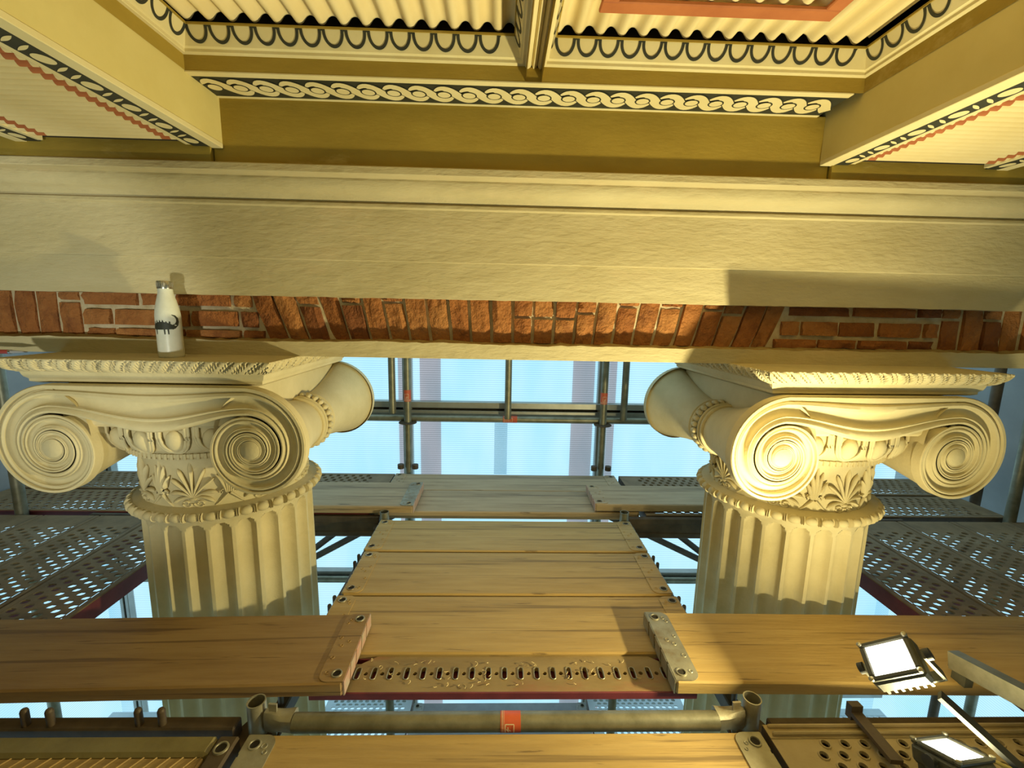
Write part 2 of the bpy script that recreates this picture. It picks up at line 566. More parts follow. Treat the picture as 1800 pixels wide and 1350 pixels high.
def brick(poly, dy=0.0):
    """poly: quad (X,z) counter-clockwise from lower left"""
    (ax, az), (bx, bz), (cx_, cz), (dx, dz) = poly
    nu, nv = 5, 4
    y = 1.643 + rnd.uniform(-.006, .008) + dy
    rows = []
    for j in range(nv):
        t = j / (nv - 1)
        row = []
        for i in range(nu):
            s_ = i / (nu - 1)
            x = (ax * (1 - s_) + bx * s_) * (1 - t) + (dx * (1 - s_) + cx_ * s_) * t
            z = (az * (1 - s_) + bz * s_) * (1 - t) + (dz * (1 - s_) + cz * s_) * t
            edge = (i in (0, nu - 1)) + (j in (0, nv - 1))
            yy = y + rnd.uniform(-.006, .006) + (.004 if edge else 0) + (.003 if edge == 2 else 0)
            row.append((x + rnd.uniform(-.0012, .0012), yy, z + rnd.uniform(-.0012, .0012)))
        rows.append(row)
    mb = MB().grid(rows)
    per = [rows[0][i] for i in range(nu)] + [rows[j][-1] for j in range(1, nv)] + [rows[-1][i] for i in range(nu - 2, -1, -1)] + [rows[j][0] for j in range(nv - 2, 0, -1)]
    mb.grid([per, [(p[0], 1.670, p[2]) for p in per]], closed_u=True)
    return mb.build('brick', rnd.choice(BRICKS[:3] if rnd.random() < .78 else BRICKS), wf, 35, world=True)


ZT, ZB = .042, -.112


def radial(x, z):            # voussoir joints lean outwards from a point far below
    return .085 + (x - .085) * (z + 2.65) / (ZT + 2.65) if True else x


def soldier(xa, xb, split=None, lean=True):
    g = .006
    jx = (lambda x, z: radial(x, z)) if lean else (lambda x, z: x)
    def q(z0, z1):
        brick([(jx(xa, z0) + g, z0), (jx(xb, z0) - g, z0), (jx(xb, z1) - g, z1), (jx(xa, z1) + g, z1)])
    if split is None:
        q(ZB, ZT + .004)
    else:
        q(ZB, split - .005); q(split + .005, ZT + .004)


xs = -0.905
k = 0
splits = {2: .010, 4: .018, 6: .026, 12: -.018, 13: -.020, 14: -.021, 15: .0, 17: .027, 19: .027, 21: .021, 22: .006}
while xs < 1.06:
    w = .0785 + rnd.uniform(-.004, .004)
    soldier(xs, xs + w, splits.get(k))
    xs += w
    k += 1
x_end = xs


def course(x0, x1, z0, z1, ws, gap=.008):
    x = x0
    i = 0
    while x < x1 - .03:
        w = min(ws[i % len(ws)] + rnd.uniform(-.008, .008), x1 - x)
        brick([(x + gap, z0 + gap * .7), (x + w - gap, z0 + gap * .7 + rnd.uniform(-.002, .002)), (x + w - gap, z1 - gap * .7), (x + gap, z1 - gap * .7)])
        x += w
        i += 1


course(-1.50, -.895, -.006, .050, (.20, .12, .21))
course(-1.50, -.875, -.078, -.012, (.10, .165, .10, .17))
course(-1.50, -.855, -.116, -.080, (.11, .25, .2))
course(x_end + .004, 1.66, .004, .050, (.24, .245, .2))
course(x_end - .022, 1.655, -.070, -.008, (.085, .155, .155, .175, .155))
course(x_end - .045, 1.655, -.116, -.074, (.17, .15, .2, .22))
for x in (-1.90, -1.82, -1.74, -1.665, -1.585):
    soldier(x, x + .078, .008 if x in (-1.90, -1.585) else None, False)
for x in (1.665, 1.745, 1.825, 1.905):
    soldier(x, x + .078, .004 if x in (1.665, 1.825) else None, False)
for k in range(9):
    soldier(-2.62 + k * .08, -2.62 + (k + 1) * .08, None, False)
for k in range(13):
    soldier(1.985 + k * .08, 1.985 + (k + 1) * .08, None, False)

# ------------------------------------------------------------------ ceiling
ce = structure('ceiling', (0, 0, .539), 'painted coffered ceiling of corrugated panels between beams')
ENT_XL, ENT_XR = XL, XR
XL, XR = -3.4, 3.6
Z1, YW = .539, 1.66
BXL, BXR = -.965, 1.128           # faces of the two beams that bound the middle bay
YB = -2.6
MB().box(XL, XR, YB, 2.20, .93, 1.02).build('ceiling_slab', GLOOM, ce, world=True)
MB().grid([[(BXL - .03, YW, .472), (BXR + .03, YW, .472)], [(BXL - .03, YW, .698), (BXR + .03, YW, .698)]]).build('frieze_wall', OCHRE, ce, world=True)
MB().box(XL, BXL - .035, 1.645, 1.70, .472, .60).box(BXR + .035, XR, 1.645, 1.70, .472, .60).build('beam_bearing', OCHRE, ce, world=True)

# guilloche soffit step
MB().box(BXL, BXR - .03, 1.4985, 1.70, .700, .7435, c=.001).build('guilloche_step', OCHRE, ce, world=True)
MB().box(BXL, BXR - .03, 1.502, 1.662, .6975, .7005).build('guilloche_ground', BLACKP, ce, world=True)
MB().box(BXL, BXR - .03, 1.494, 1.519, .696, .701, c=.001).box(BXL, BXR - .03, 1.648, 1.662, .696, .701, c=.001).build('guilloche_border', CREAM, ce, world=True)
P = .0815
GY = 1.583
GA = .0385
dn = lambda s_, t_, o: (s_, t_, .6975 - o)
mb = MB()
n_un = int((BXR - .03 - BXL - .05) / P)
for u in range(n_un + 1):
    x0 = BXL + .035 + u * P
    N = 24
    for wd, lift, m_ in ((.0215, .0004, 1), (.0180, .0008, 0)):
        A, B = [], []
        for i in range(N + 1):
            t = -.40 + 1.80 * i / N
            x = x0 + t * P
            if x > BXR - .034:
                break
            y = GY - GA * cos(pi * t)
            dy = GA * pi / P * sin(pi * t)
            nl = sqrt(1 + dy * dy)
            w = wd * min(1, max(.02, sin(pi * (i / N)) ** .6))
            o = lift + .0016 * sin(pi * i / N)
            A.append((x - dy / nl * w, y + w / nl, .6975 - o)); B.append((x + dy / nl * w, y - w / nl, .6975 - o))
        if len(A) > 2:
            mb.grid([A, B], m=m_)
    for r_, o_, m_ in ((.0255, .0030, 1), (.0205, .0034, 0)):
        cxx = x0 + .0 * P
        if cxx + r_ < BXR - .034:
            mb.poly([(cxx + r_ * cos(2 * pi * i / 20), GY + r_ * .92 * sin(2 * pi * i / 20)) for i in range(20)], dn, o_, m_)
mb.build('painted_guilloche', [CREAM, BLACKP], ce, world=True, kind='stuff')


def frame_ring(x0, x1, y1, prof, name, m, sides=True, smooth=None):
    """moulding that runs along left side, front and right side of a coffer; prof (inset, z)"""
    rows = []
    for d, z in prof:
        rows.append([(x0 + d, YB, z), (x0 + d, y1 - d, z), (x1 - d, y1 - d, z), (x1 - d, YB, z)])
    return MB().grid(rows).build(name, m, ce, smooth, world=True)


def eggs(mb, p0, ds, L, n_in, up_v, per, start=.0, lw=.0085):
    """painted loops: p0 origin at bottom line, ds unit dir, up_v vector of full strip height, n_in normal"""
    p0, ds, up_v, n_in = Vector(p0), Vector(ds), Vector(up_v), Vector(n_in).normalized()
    h = up_v.length
    uv = up_v / h
    fn = lambda s_, t_, o: p0 + ds * s_ + uv * t_ + n_in * o
    k = int((L - start) / per)
    for i in range(k):
        c = start + (i + .5) * per
        ro, ri = per * .475, per * .475 - lw
        bo, bi = h * .80, h * .80 - lw
        A, B = [], []
        for j in range(19):
            a = pi + pi * j / 18
            A.append((c + ro * cos(a), h * .90 + bo * sin(a)))
            B.append((c + ri * cos(a), h * .90 + bi * sin(a)))
        A = [(A[0][0] - per * .05, h)] + A + [(A[-1][0] + per * .05, h)]
        B = [(B[0][0], h)] + B + [(B[-1][0], h)]
        mb.strip(A, B, fn, .0015)
    return mb


RX0, RX1 = .066, .112              # central rib
for (x0, x1) in ((BXL, RX0), (RX1, BXR)):
    inner_rib_right = (x1 == RX0)
    # beam faces, mouldings
    frame_ring(x0, x1, 1.496, [(.0012, .7005), (.0012, .744)], 'coffer_fascia', OCHRE)
    frame_ring(x0, x1, 1.496, [(-.001, .744), (.012, .744), (.014, .746), (.014, .754), (.016, .756), (.020, .758)], 'coffer_bead', CREAM)
    frame_ring(x0, x1, 1.496, [(.020, .758), (.0365, .806)], 'egg_moulding', CREAM)
    frame_ring(x0, x1, 1.496, [(.036, .806), (.040, .806), (.040, .812), (-.03, .812)], 'coffer_fillet', OCHRE)
    mb = MB()
    d0, d1, za, zb = .0203, .0365, .759, .806
    eggs(mb, (x0 + d0, 1.496 - d0, za), (1, 0, 0), x1 - x0 - 2 * d0, (0, -1, -.3), (0, -(d1 - d0), zb - za), .0655, .0135)
    eggs(mb, (x0 + d0, 1.496 - d0, za), (0, -1, 0), 3.6, (1, 0, -.3), (d1 - d0, 0, zb - za), .0655, .0135)
    eggs(mb, (x1 - d0, 1.496 - d0, za), (0, -1, 0), 3.6, (-1, 0, -.3), (-(d1 - d0), 0, zb - za), .0655, .0135)
    mb.build('painted_loops', BLACKP, ce, world=True, kind='stuff')
    # corrugated panel, waves run towards the viewer
    per = .0645
    n = int((x1 - x0 - .05) / per * 12)
    top, bot = [], []
    for i in range(n + 1):
        x = x0 + .025 + i * per / 12
        s_ = sin(2 * pi * (i / 12))
        z = .832 - .0125 * (math.copysign(abs(s_) ** .7, s_))
        top.append((x, 1.465, z)); bot.append((x, YB, z))
    mb = MB().grid([bot, top])
    mb.grid([top, [(p[0], p[1], p[2] + .004) for p in top]])
    mb.build('corrugated_panel', CORR, ce, 60, world=True)
    MB().box(x0 - .02, x1 + .02, 1.50, 1.53, .806, .92).build('void_closer', GLOOM, ce, world=True)
    # terracotta frame set in the panel
    fx0, fx1, fy = x0 + .14, x1 - .235 if x1 == BXR else x1 - .14, 1.345 if x1 == BXR else 1.30
    mb = MB()
    for (a, b, c, d) in ((fx0, fx1, fy - .045, fy), (fx0, fx1, -1.6, -1.555), (fx0, fx0 + .045, -1.555, fy - .045), (fx1 - .045, fx1, -1.555, fy - .045)):
        mb.box(a, b, c, d, .806, .818, c=.003)
    mb.build('terracotta_frame', TERRA, ce, world=True)
# central rib body
rows = []
for x, z in ((RX0, .758), (RX0 - .006, .754), (RX0 - .004, .742), (RX0 + .004, .738), (RX0 + .013, .744), (RX0 + .0155, .752), (RX0 + .018, .744), (RX0 + .021, .740),
             (RX1 - .021, .740), (RX1 - .015, .744), (RX1 - .013, .752), (RX1 - .010, .744), (RX1 - .004, .738), (RX1 + .004, .742), (RX1 + .006, .754), (RX1, .758)):
    rows.append([(x, YB, z), (x, 1.50, z)])
MB().grid(rows).build('central_rib', CREAM, ce, 40, world=True)


def corr_side(x0, x1, name, stripes):
    """ribbed soffit panel of a beam, ribs across the beam, with painted border stripes"""
    mb = MB()
    ys = []
    n = int((1.60 - YB) / .029 * 6)
    xs_ = sorted([x0, x1] + [v for s in stripes for v in s])
    rows = []
    for i in range(n + 1):
        y = 1.60 - i * .029 / 6
        z = Z1 + .012 - .0155 * abs(sin(pi * i / 6)) ** .8
        rows.append([(x, y, z) for x in xs_])
    mb.grid(rows)
    nf = len(xs_) - 1
    for q in range(len(mb.f)):
        j = q % nf
        xm = (xs_[j] + xs_[j + 1]) / 2
        if any(a < xm < b for a, b in stripes) or q // nf < 3:
            mb.m[q] = 1
    return mb.build(name, [CORR, TERRA], ce, 60, world=True)


def bead_reel(x0, x1, sign):
    mb = MB()
    xc, hw = (x0 + x1) / 2, (x1 - x0) / 2
    fn = lambda s_, t_, o: (xc + t_, s_, Z1 - .0035 - o)
    y = 1.615
    cyc = [(.050, .82), (.030, .75), (.030, .75)]
    k = 0
    while y > YB + .1:
        L, w = cyc[k % 3]
        c = y - L / 2
        if k % 3 == 0:
            pts = [(c + L * .46 * cos(2 * pi * i / 18), hw * w * sin(2 * pi * i / 18)) for i in range(18)]
        else:
            pts = []
            for i in range(9):
                t = -1 + 2 * i / 8
                pts.append((c + .006 * (1 - t * t) + sign * .010 * t, hw * .9 * t))
            for i in range(9):
                t = 1 - 2 * i / 8
                pts.append((c - .006 * (1 - t * t) + sign * .010 * t, hw * .9 * t))
        mb.poly(pts, fn, .0008)
        y -= L + .003
        k += 1
    return mb.build('painted_ovals', CREAM, ce, world=True, kind='stuff')


for (xa, xb, br, st) in ((BXR, 1.80, ((1.168, 1.215), (1.715, 1.762)), ((1.240, 1.268), (1.655, 1.685))),
                         (-1.640, BXL, ((-1.052, -.998), (-1.605, -1.555)), ((-1.115, -1.085), (-1.512, -1.480)))):
    right = xa > 0
    # vertical faces of the beam, up to the coffer mouldings
    MB().grid([[(xa, YB, Z1), (xa, YW + .03, Z1)], [(xa, YB, .70), (xa, YW + .03, .70)], [(xa, YB, .755), (xa, YW + .03, .755)]]) \
        .build('beam_face', YELLOW, ce, world=True)
    MB().grid([[(xb, YB, Z1), (xb, YW + .03, Z1)], [(xb, YB, .70), (xb, YW + .03, .70)], [(xb, YB, .755), (xb, YW + .03, .755)]]) \
        .build('beam_face', YELLOW, ce, world=True)
    MB().box(xa + .001, xb - .001, YB, YW + .02, Z1 + .012, .60).build('beam_core', GLOOM, ce, world=True)
    # soffit margins
    segs = [(xa - .004 if not right else xa - .006, br[0][0] if right else br[1][0]), ]
    ma = sorted([xa, xb, br[0][0], br[0][1], br[1][0], br[1][1]])
    mb = MB()
    mb.box(ma[0] - .004, ma[1], YB, 1.655, Z1 - .004, Z1 + .012, c=.0015)
    mb.box(ma[4], ma[5] + .004, YB, 1.655, Z1 - .004, Z1 + .012, c=.0015)
    pa, pb = ma[2] + .018, ma[3] - .018
    mb.box(ma[2], pa, YB, 1.63, Z1 - .003, Z1 + .012, c=.001).box(pb, ma[3], YB, 1.63, Z1 - .003, Z1 + .012, c=.001)
    mb.build('soffit_border', CREAM, ce, world=True)
    MB().box(ma[1], ma[2], YB, 1.64, Z1 - .0035, Z1 + .012).box(ma[3], ma[4], YB, 1.64, Z1 - .0035, Z1 + .012).build('pattern_ground', BLACKP, ce, world=True)
    bead_reel(ma[1] + .003, ma[2] - .003, 1 if right else -1)
    bead_reel(ma[3] + .003, ma[4] - .003, 1 if right else -1)
    corr_side(pa, pb, 'ribbed_soffit_panel', st)
# outer bays beyond the beams, only glimpsed
for x0, x1 in ((XL, -1.64), (1.80, XR)):
    frame_ring(x0, x1, 1.496, [(0, .70), (0, .744), (.014, .746), (.02, .758), (.036, .806), (.04, .812)], 'coffer_fascia', YELLOW)
    MB().box(x0, x1, YB, 1.55, .82, .84).build('outer_panel', CORR, ce, world=True)

ce.location.z, ce.scale = .4851, (.9, .9, .9)      # the ceiling's module: nine tenths of the drawn one

# ------------------------------------------------------------------ the two columns
CZ = FLOOR_Z


def zl(z):
    return z - CZ


ZE, EX, R0, Q = -.458, .311, .207, .53


def r_sp(phi):
    return R0 * Q ** (phi / (2 * pi))


HP = [(0, .80), (.03, 1.0), (.135, 1.0), (.155, .50), (.185, .50), (.21, .80), (.28, .92), (.345, .80), (.365, .32), (.40, .20), (.50, .10), (.60, .20),
      (.655, .42), (.675, .80), (.70, .88), (.735, .80), (.75, .62), (.80, .86), (.87, 1.0), (.93, .92), (.965, .6), (.972, -.6), (1.0, -.9)]


def volute_face(yf):
    """carved front: both spirals and the sagging channel between them (front at -y)"""
    mb = MB()
    half = []
    nphi, ncan = 168, 22
    for i in range(ncan + 1):                      # from the middle to the top of the right volute
        t = i / ncan
        x = EX * t
        zo = ZE + R0
        s_ = (1 + cos(pi * (1 - t))) / 2 * -1 + 1    # 1 in the middle, 0 at the volute
        zi = ZE + r_sp(2 * pi) - .062 * s_
        half.append(((x, zo), (x, zi), (zo - zi)))
    for i in range(1, nphi + 1):
        ph = 6 * pi * i / nphi
        a, b = max(r_sp(ph), .0305), max(r_sp(ph + 2 * pi), .0300)
        d = (sin(ph), cos(ph))
        half.append(((EX + a * d[0], ZE + a * d[1]), (EX + b * d[0], ZE + b * d[1]), a - b))
    full = [((-o[0], o[1]), (-i_[0], i_[1]), w) for o, i_, w in reversed(half[1:])] + half
    rows = []
    for o, i_, w in full:
        amp = min(.030, .31 * w)
        row = []
        for u, h in HP:
            row.append((o[0] * (1 - u) + i_[0] * u, -(yf + amp * (h - 1.0)), zl(o[1] * (1 - u) + i_[1] * u)))
        rows.append(row)
    mb.grid(rows, flip=True)
    # rim of the outer edge, going back to the bolster
    rim = [o for o, _, _ in full]
    k = nphi + ncan
    lo = [r for j, r in enumerate(rim) if abs(j - (len(rim) - 1) / 2) < ncan + nphi * .315]
    mb.grid([[(p[0], -(yf - .0034), zl(p[1])) for p in lo], [(p[0] * 1.0, -(yf - .035), zl(p[1])) for p in lo]])
    # underside of the channel
    ca = [f for j, f in enumerate(full) if abs(j - (len(full) - 1) / 2) <= ncan + 3]
    mb.grid([[(f[1][0], -(yf - .03), zl(f[1][1])) for f in ca], [(f[1][0], -(yf - .12), zl(f[1][1] + .01)) for f in ca]])
    return mb


def bolster(side):
    mb = MB()
    rows = []
    nph = 64
    ys = [-.390, -.375, -.35, -.32, -.28, -.24, -.20, -.16, -.12, -.09, -.06, 0, .06, .09, .12, .16, .20, .24, .28, .32, .35, .375, .390]
    for y in ys:
        t = max(0.0, (abs(y) - .05) / .34)
        g = t ** 1.55
        row = []
        for i in range(nph):
            ph = 2 * pi * i / nph
            r = r_sp(ph)
            if ph > 1.60 * pi:
                t2 = (ph - 1.60 * pi) / (.40 * pi)
                r = r * (1 - t2) + R0 * t2 * .97
            r = .098 + (r * .992 - .098) * g
            row.append((side * (EX + r * sin(ph)), y, zl(ZE + r * cos(ph))))
        rows.append(row)
    mb.grid(rows, closed_u=True, flip=(side < 0))
    return mb


def torus_y(mb, cx_, z, R, r, y, n=40, k=8, m=0):
    rows = []
    for i in range(n):
        a = 2 * pi * i / n
        rows.append([(cx_ + (R + r * cos(2 * pi * j / k)) * sin(a), y + r * sin(2 * pi * j / k), z + (R + r * cos(2 * pi * j / k)) * cos(a)) for j in range(k)])
    return mb.grid(rows, closed_u=True, closed_v=True, m=m)


def abacus(slant):
    prof = [(.352, -.252), (.360, -.249), (.366, -.246), (.366, -.238), (.3685, -.235), (.374, -.230), (.377, -.222), (.379, -.214), (.384, -.2135),
            (.386, -.2115), (.395, -.2075), (.404, -.201), (.411, -.193), (.416, -.185), (.4195, -.177), (.420, -.172), (.4185, -.169)]
    nside = 216
    rows = []
    for h, z in prof:
        row = []
        orn = max(0.0, 1 - abs((z + .191) / .021) ** 6) if -.2115 < z < -.1700 else 0.0
        for sd in range(4):
            for i in range(nside):
                t = -1 + 2 * i / nside
                s_ = t * .42
                f = ((s_ + slant * (z + .19) * 1.0) / .0445) % 1.0
                d = 0.0
                for c0, w_, dp in ((.26, .085, .014), (.58, .085, .014)):
                    q = abs(f - c0) / w_
                    if q < 1:
                        d = max(d, dp * (1 - q * q))
                if .30 < f < .54:
                    d = min(d, .005)
                d -= .0015 * sin(pi * min(1, max(0, (f - .64) / .64))) if f > .64 else 0
                hh = h - d * orn
                a, b = t * h, hh
                pt = ((a, -b), (b, a), (-a, b), (-b, -a))[sd]
                row.append((pt[0], pt[1], zl(z)))
        rows.append(row)
    mb = MB().grid(rows, closed_u=True)
    k = len(mb.v)
    n = nside * 4
    mb.f.append(tuple(range(k - n, k))); mb.m.append(0)
    mb.f.append(tuple(range(n))[::-1]); mb.m.append(0)
    return mb


def shaft():
    NFL, NS = 24, 14
    zs = [-.742, -.752, -.765] + [-.770 - .035 * (i / 8) for i in range(9)] + [-.85, -1.0, -1.4, -2.2, -3.2, -4.3, CZ + .12]
    rows = []
    for z in zs:
        base = .303 + .008 * max(0, min(1, (-.8 - z) / 2)) + (.010 * max(0, 1 - (-.742 - z) / .022) if z > -.764 else 0)
        row = []
        for k in range(NFL):
            for j in range(NS):
                f = j / NS
                a = 2 * pi * (k + f) / NFL
                d = 0.0
                hw = .40
                u = (f - .5) / hw
                if abs(u) < 1:
                    d = .030 * sqrt(max(0, 1 - u * u)) ** .9
                    # rounded top end
                    v = (-.770 - z) / .035
                    if v <= 0:
                        d = 0
                    elif v < 1:
                        lim = sqrt(max(0, 1 - (1 - v) ** 2))
                        d = d * min(1, max(0, (lim - abs(u)) * 6)) if abs(u) < lim else 0
                r = base - d
                row.append((r * cos(a), r * sin(a), zl(z)))
        rows.append(row)
    mb = MB().grid(rows, closed_u=True, flip=True)
    mb.lathe([(.40, 0), (.42, .04), (.40, .08), (.345, .10), (.33, .125)], 48)
    return mb


def petal(mb, pts, rad, R, fl=.75):
    """tapered carved leaf; pts in (arc length, z) on a cylinder of radius R facing -y"""
    P3 = []
    for a, z in pts:
        th = a / R
        P3.append((R * sin(th), -R * cos(th), zl(z)))
    mb.path(P3, rad, 6, flat=fl)


def palmette(R):
    mb = MB()
    zb = -.672
    for k in range(-4, 5):
        ang = k * .335
        L = .132 - abs(k) * .0145
        pts, rad = [], []
        for i in range(11):
            t = i / 10
            ca = ang * (1 + .25 * t)
            pts.append((sin(ca) * L * t * (.92 if k else 1), zb + cos(ca) * L * t - (.012 * t ** 3 if abs(k) > 2 else 0)))
            rad.append((.0032 + .0085 * t ** .9) * (1 if t < .75 else sqrt(max(.04, 1 - ((t - .75) / .25) ** 2))))
        petal(mb, pts, rad, R)
    petal(mb, [(-.010, zb - .006), (0, zb - .004), (.010, zb - .006)], [.006, .010, .006], R)
    for sg in (-1, 1):                                  # scrolls under the leaf
        pts, rad = [], []
        for i in range(20):
            a = i / 19 * 2.6 * pi
            r = .0175 * (1 - i / 25)
            pts.append((sg * (.0215 - r * cos(a)), zb - .0195 - r * sin(a) * .85 * 1))
            rad.append(.0056 - .0018 * i / 19)
        petal(mb, pts, rad, R)
    return mb


def lotus(R):
    mb = MB()
    zb = -.660
    for k, L in ((-2, .085), (-1, .115), (0, .130), (1, .115), (2, .085)):
        pts, rad = [], []
        for i in range(8):
            t = i / 7
            x = k * (.005 + .014 * t ** 1.4)
            pts.append((x, zb + L * t * (1 - .10 * abs(k) * t * t)))
            rad.append(.0022 + .0085 * sin(pi * (t * .86 + .12)))
        petal(mb, pts, rad, R)
    for sg in (-1, 1):
        pts, rad = [], []
        for i in range(12):                              # curling stem down to the neighbour's scroll
            t = i / 11
            pts.append((sg * (.004 + .040 * t), zb - .004 - .038 * sin(pi * .5 * t) + .006 * sin(pi * t)))
            rad.append(.0066 - .002 * t)
        petal(mb, pts, rad, R)
        pts = [(sg * .006, zb + .004), (sg * .018, zb + .014), (sg * .026, zb + .008), (sg * .024, zb - .002)]
        petal(mb, pts, [.005, .006, .005, .003], R)
    return mb


ECH = [(.312, -.502), (.338, -.495), (.358, -.480), (.374, -.455), (.381, -.425), (.383, -.392)]


def ech_r(z):
    for (ra, za), (rb, zb) in zip(ECH, ECH[1:]):
        if za <= z <= zb:
            return ra + (rb - ra) * (z - za) / (zb - za)
    return ECH[0][0] if z < ECH[0][1] else ECH[-1][0]


def egg(R):
    """egg with its shell, centred at angle -y, on the echinus"""
    mb = MB()
    rows = []
    zc, hz, hw = -.446, .044, .0280
    n = 14
    for j in range(9):
        v = -pi / 2 + pi * j / 8
        row = []
        for i in range(n):
            a = 2 * pi * i / n
            x = hw * cos(v) * cos(a) * (1 + .12 * sin(v))
            d = .020 * cos(v) * sin(a)
            z = zc + hz * sin(v)
            rs = ech_r(z) - .006
            row.append((x, -(rs + d - .002), zl(z)))
        rows.append(row)
    mb.grid(rows, closed_u=True)
    for sc, rd in ((1.36, .0062), (1.66, .0042)):
        pts = []
        for i in range(15):
            a = pi + pi * i / 14
            z = zc + .024 + hz * 1.30 * (sc / 1.34) ** .5 * sin(a)
            rs = ech_r(z) - .006
            pts.append((hw * sc * cos(a), -(rs + .006), zl(z)))
        mb.path([pts[0][:2] + (zl(-.388),)] + pts + [pts[-1][:2] + (zl(-.388),)], rd, 6)
    return mb


def column(label, xc, yc, rz, slant, src=None):
    T = thing('ionic_column', label, 'column', (xc, yc, CZ), rz)
    kids = {}
    if src is None:
        kids['shaft'] = shaft().build('shaft', STONE, T, 42)
        kids['astragal'] = MB().lathe([(.300, zl(-.750)), (.316, zl(-.748))] + [(.316 + .016 * cos(radians(a)), zl(-.730) + .017 * sin(radians(a))) for a in range(-80, 81, 16)]
                                      + [(.306, zl(-.712)), (.292, zl(-.705))], 72).build('astragal', STONE, T, 50)
        b0 = MB().lathe([(.0001, -.017)] + [(.0165 * cos(radians(a)), .021 * sin(radians(a))) for a in range(-75, 76, 15)] + [(.0001, .017)], 10, axis='x')
        b0.lathe([(.010, .0225), (.0165, .0245), (.010, .0265)], 10, axis='x').lathe([(.010, .0285), (.0165, .0305), (.010, .0325)], 10, axis='x')
        kids['bead'] = []
        me = None
        for k in range(38):
            a = 2 * pi * k / 38
            if me is None:
                me = b0.build('bead', STONE, T, 60)
                ob = me
            else:
                ob = inst(me, T)
            ob.location = (.328 * sin(a), -.328 * cos(a), zl(-.729))
            ob.rotation_euler = (0, 0, a)
        # necking with carved leaves
        MB().lathe([(.290, zl(-.708)), (.2865, zl(-.690)), (.277, zl(-.640)), (.279, zl(-.580)), (.292, zl(-.535)), (.300, zl(-.522)), (.312, zl(-.520)), (.318, zl(-.513)),
                    (.318, zl(-.503)), (.310, zl(-.498))], 72).build('necking', STONE, T, 50)
        dm = MB()
        for k in range(96):
            a = 2 * pi * k / 96
            dm.tube((.319 * sin(a), -.319 * cos(a), zl(-.520)), (.319 * sin(a), -.319 * cos(a), zl(-.500)), .0055, 6)
        dm.build('bead_and_reel_moulding', STONE, T, 60)
        MB().lathe([(r_ - .010 * (z_ < -.39), zl(z_)) for r_, z_ in ECH] + [(.35, zl(-.375))], 72).build('echinus', STONE, T, 60)
        e0 = None
        for k in range(22):
            a = 2 * pi * (k + .5) / 22
            if e0 is None:
                e0 = egg(.371).build('egg', STONE, T, 60); e0.rotation_euler = (0, 0, a)
            else:
                inst(e0, T, rz=a)
        p0 = l0 = None
        for k in range(8):
            a = 2 * pi * k / 8 + .12
            if p0 is None:
                p0 = palmette(.288).build('palmette', STONE, T, 60); p0.rotation_euler = (0, 0, a)
                l0 = lotus(.288).build('lotus_flower', STONE, T, 60); l0.rotation_euler = (0, 0, a + pi / 8)
            else:
                inst(p0, T, rz=a); inst(l0, T, rz=a + pi / 8)
        vf = volute_face(.400).build('volute_face', STONE, T, 38)
        inst(vf, T, rz=pi)
        for sx in (-1, 1):
            for sy in (-1, 1):
                MB().lathe([(.0312, sy * .388), (.0312, sy * .3990), (.029, sy * .4010), (.0001, sy * .4015)], 28, cx=sx * EX, cy=zl(ZE), axis='y').build('volute_eye', STONE, T, 50)
        for sd in (-1, 1):
            bo = bolster(sd).build('bolster', STONE, T, 60)
            bl = MB()
            for y, R_, r_ in ((-.052, .100, .009), (-.030, .102, .008), (.030, .102, .008), (.052, .100, .009)):
                torus_y(bl, sd * EX, zl(ZE), R_, r_, y)
            for k in range(26):
                a = 2 * pi * k / 26
                cxx, czz = sd * EX + .106 * sin(a), zl(ZE) + .106 * cos(a)
                bl.lathe([(.001, -.019), (.009, -.014), (.0125, 0), (.009, .014), (.001, .019)], 8, cx=cxx, cy=czz, axis='y')
            bl.build('belt', STONE, bo, 60)
        MB().box(-.30, .30, -.37, .37, zl(-.395), zl(-.255), c=.01).build('cushion', STONE, T)
    else:
        for ch in src.children:
            if ch.name.split('.')[0] == 'abacus':
                continue
            c = ch.copy(); C.objects.link(c); c.parent = T
            for g in ch.children:
                d = g.copy(); C.objects.link(d); d.parent = c
    ab = abacus(slant).build('abacus', STONE, T, 35)
    ab.location.x = .018 * slant
    return T


colL = column('ionic column with the white bottle standing on its capital', -1.115, 1.80, 0.0, -1.0)
colR = column('ionic column lit bright yellow behind the floodlight', 1.231, 1.80, radians(2.5), 1.0, colL)

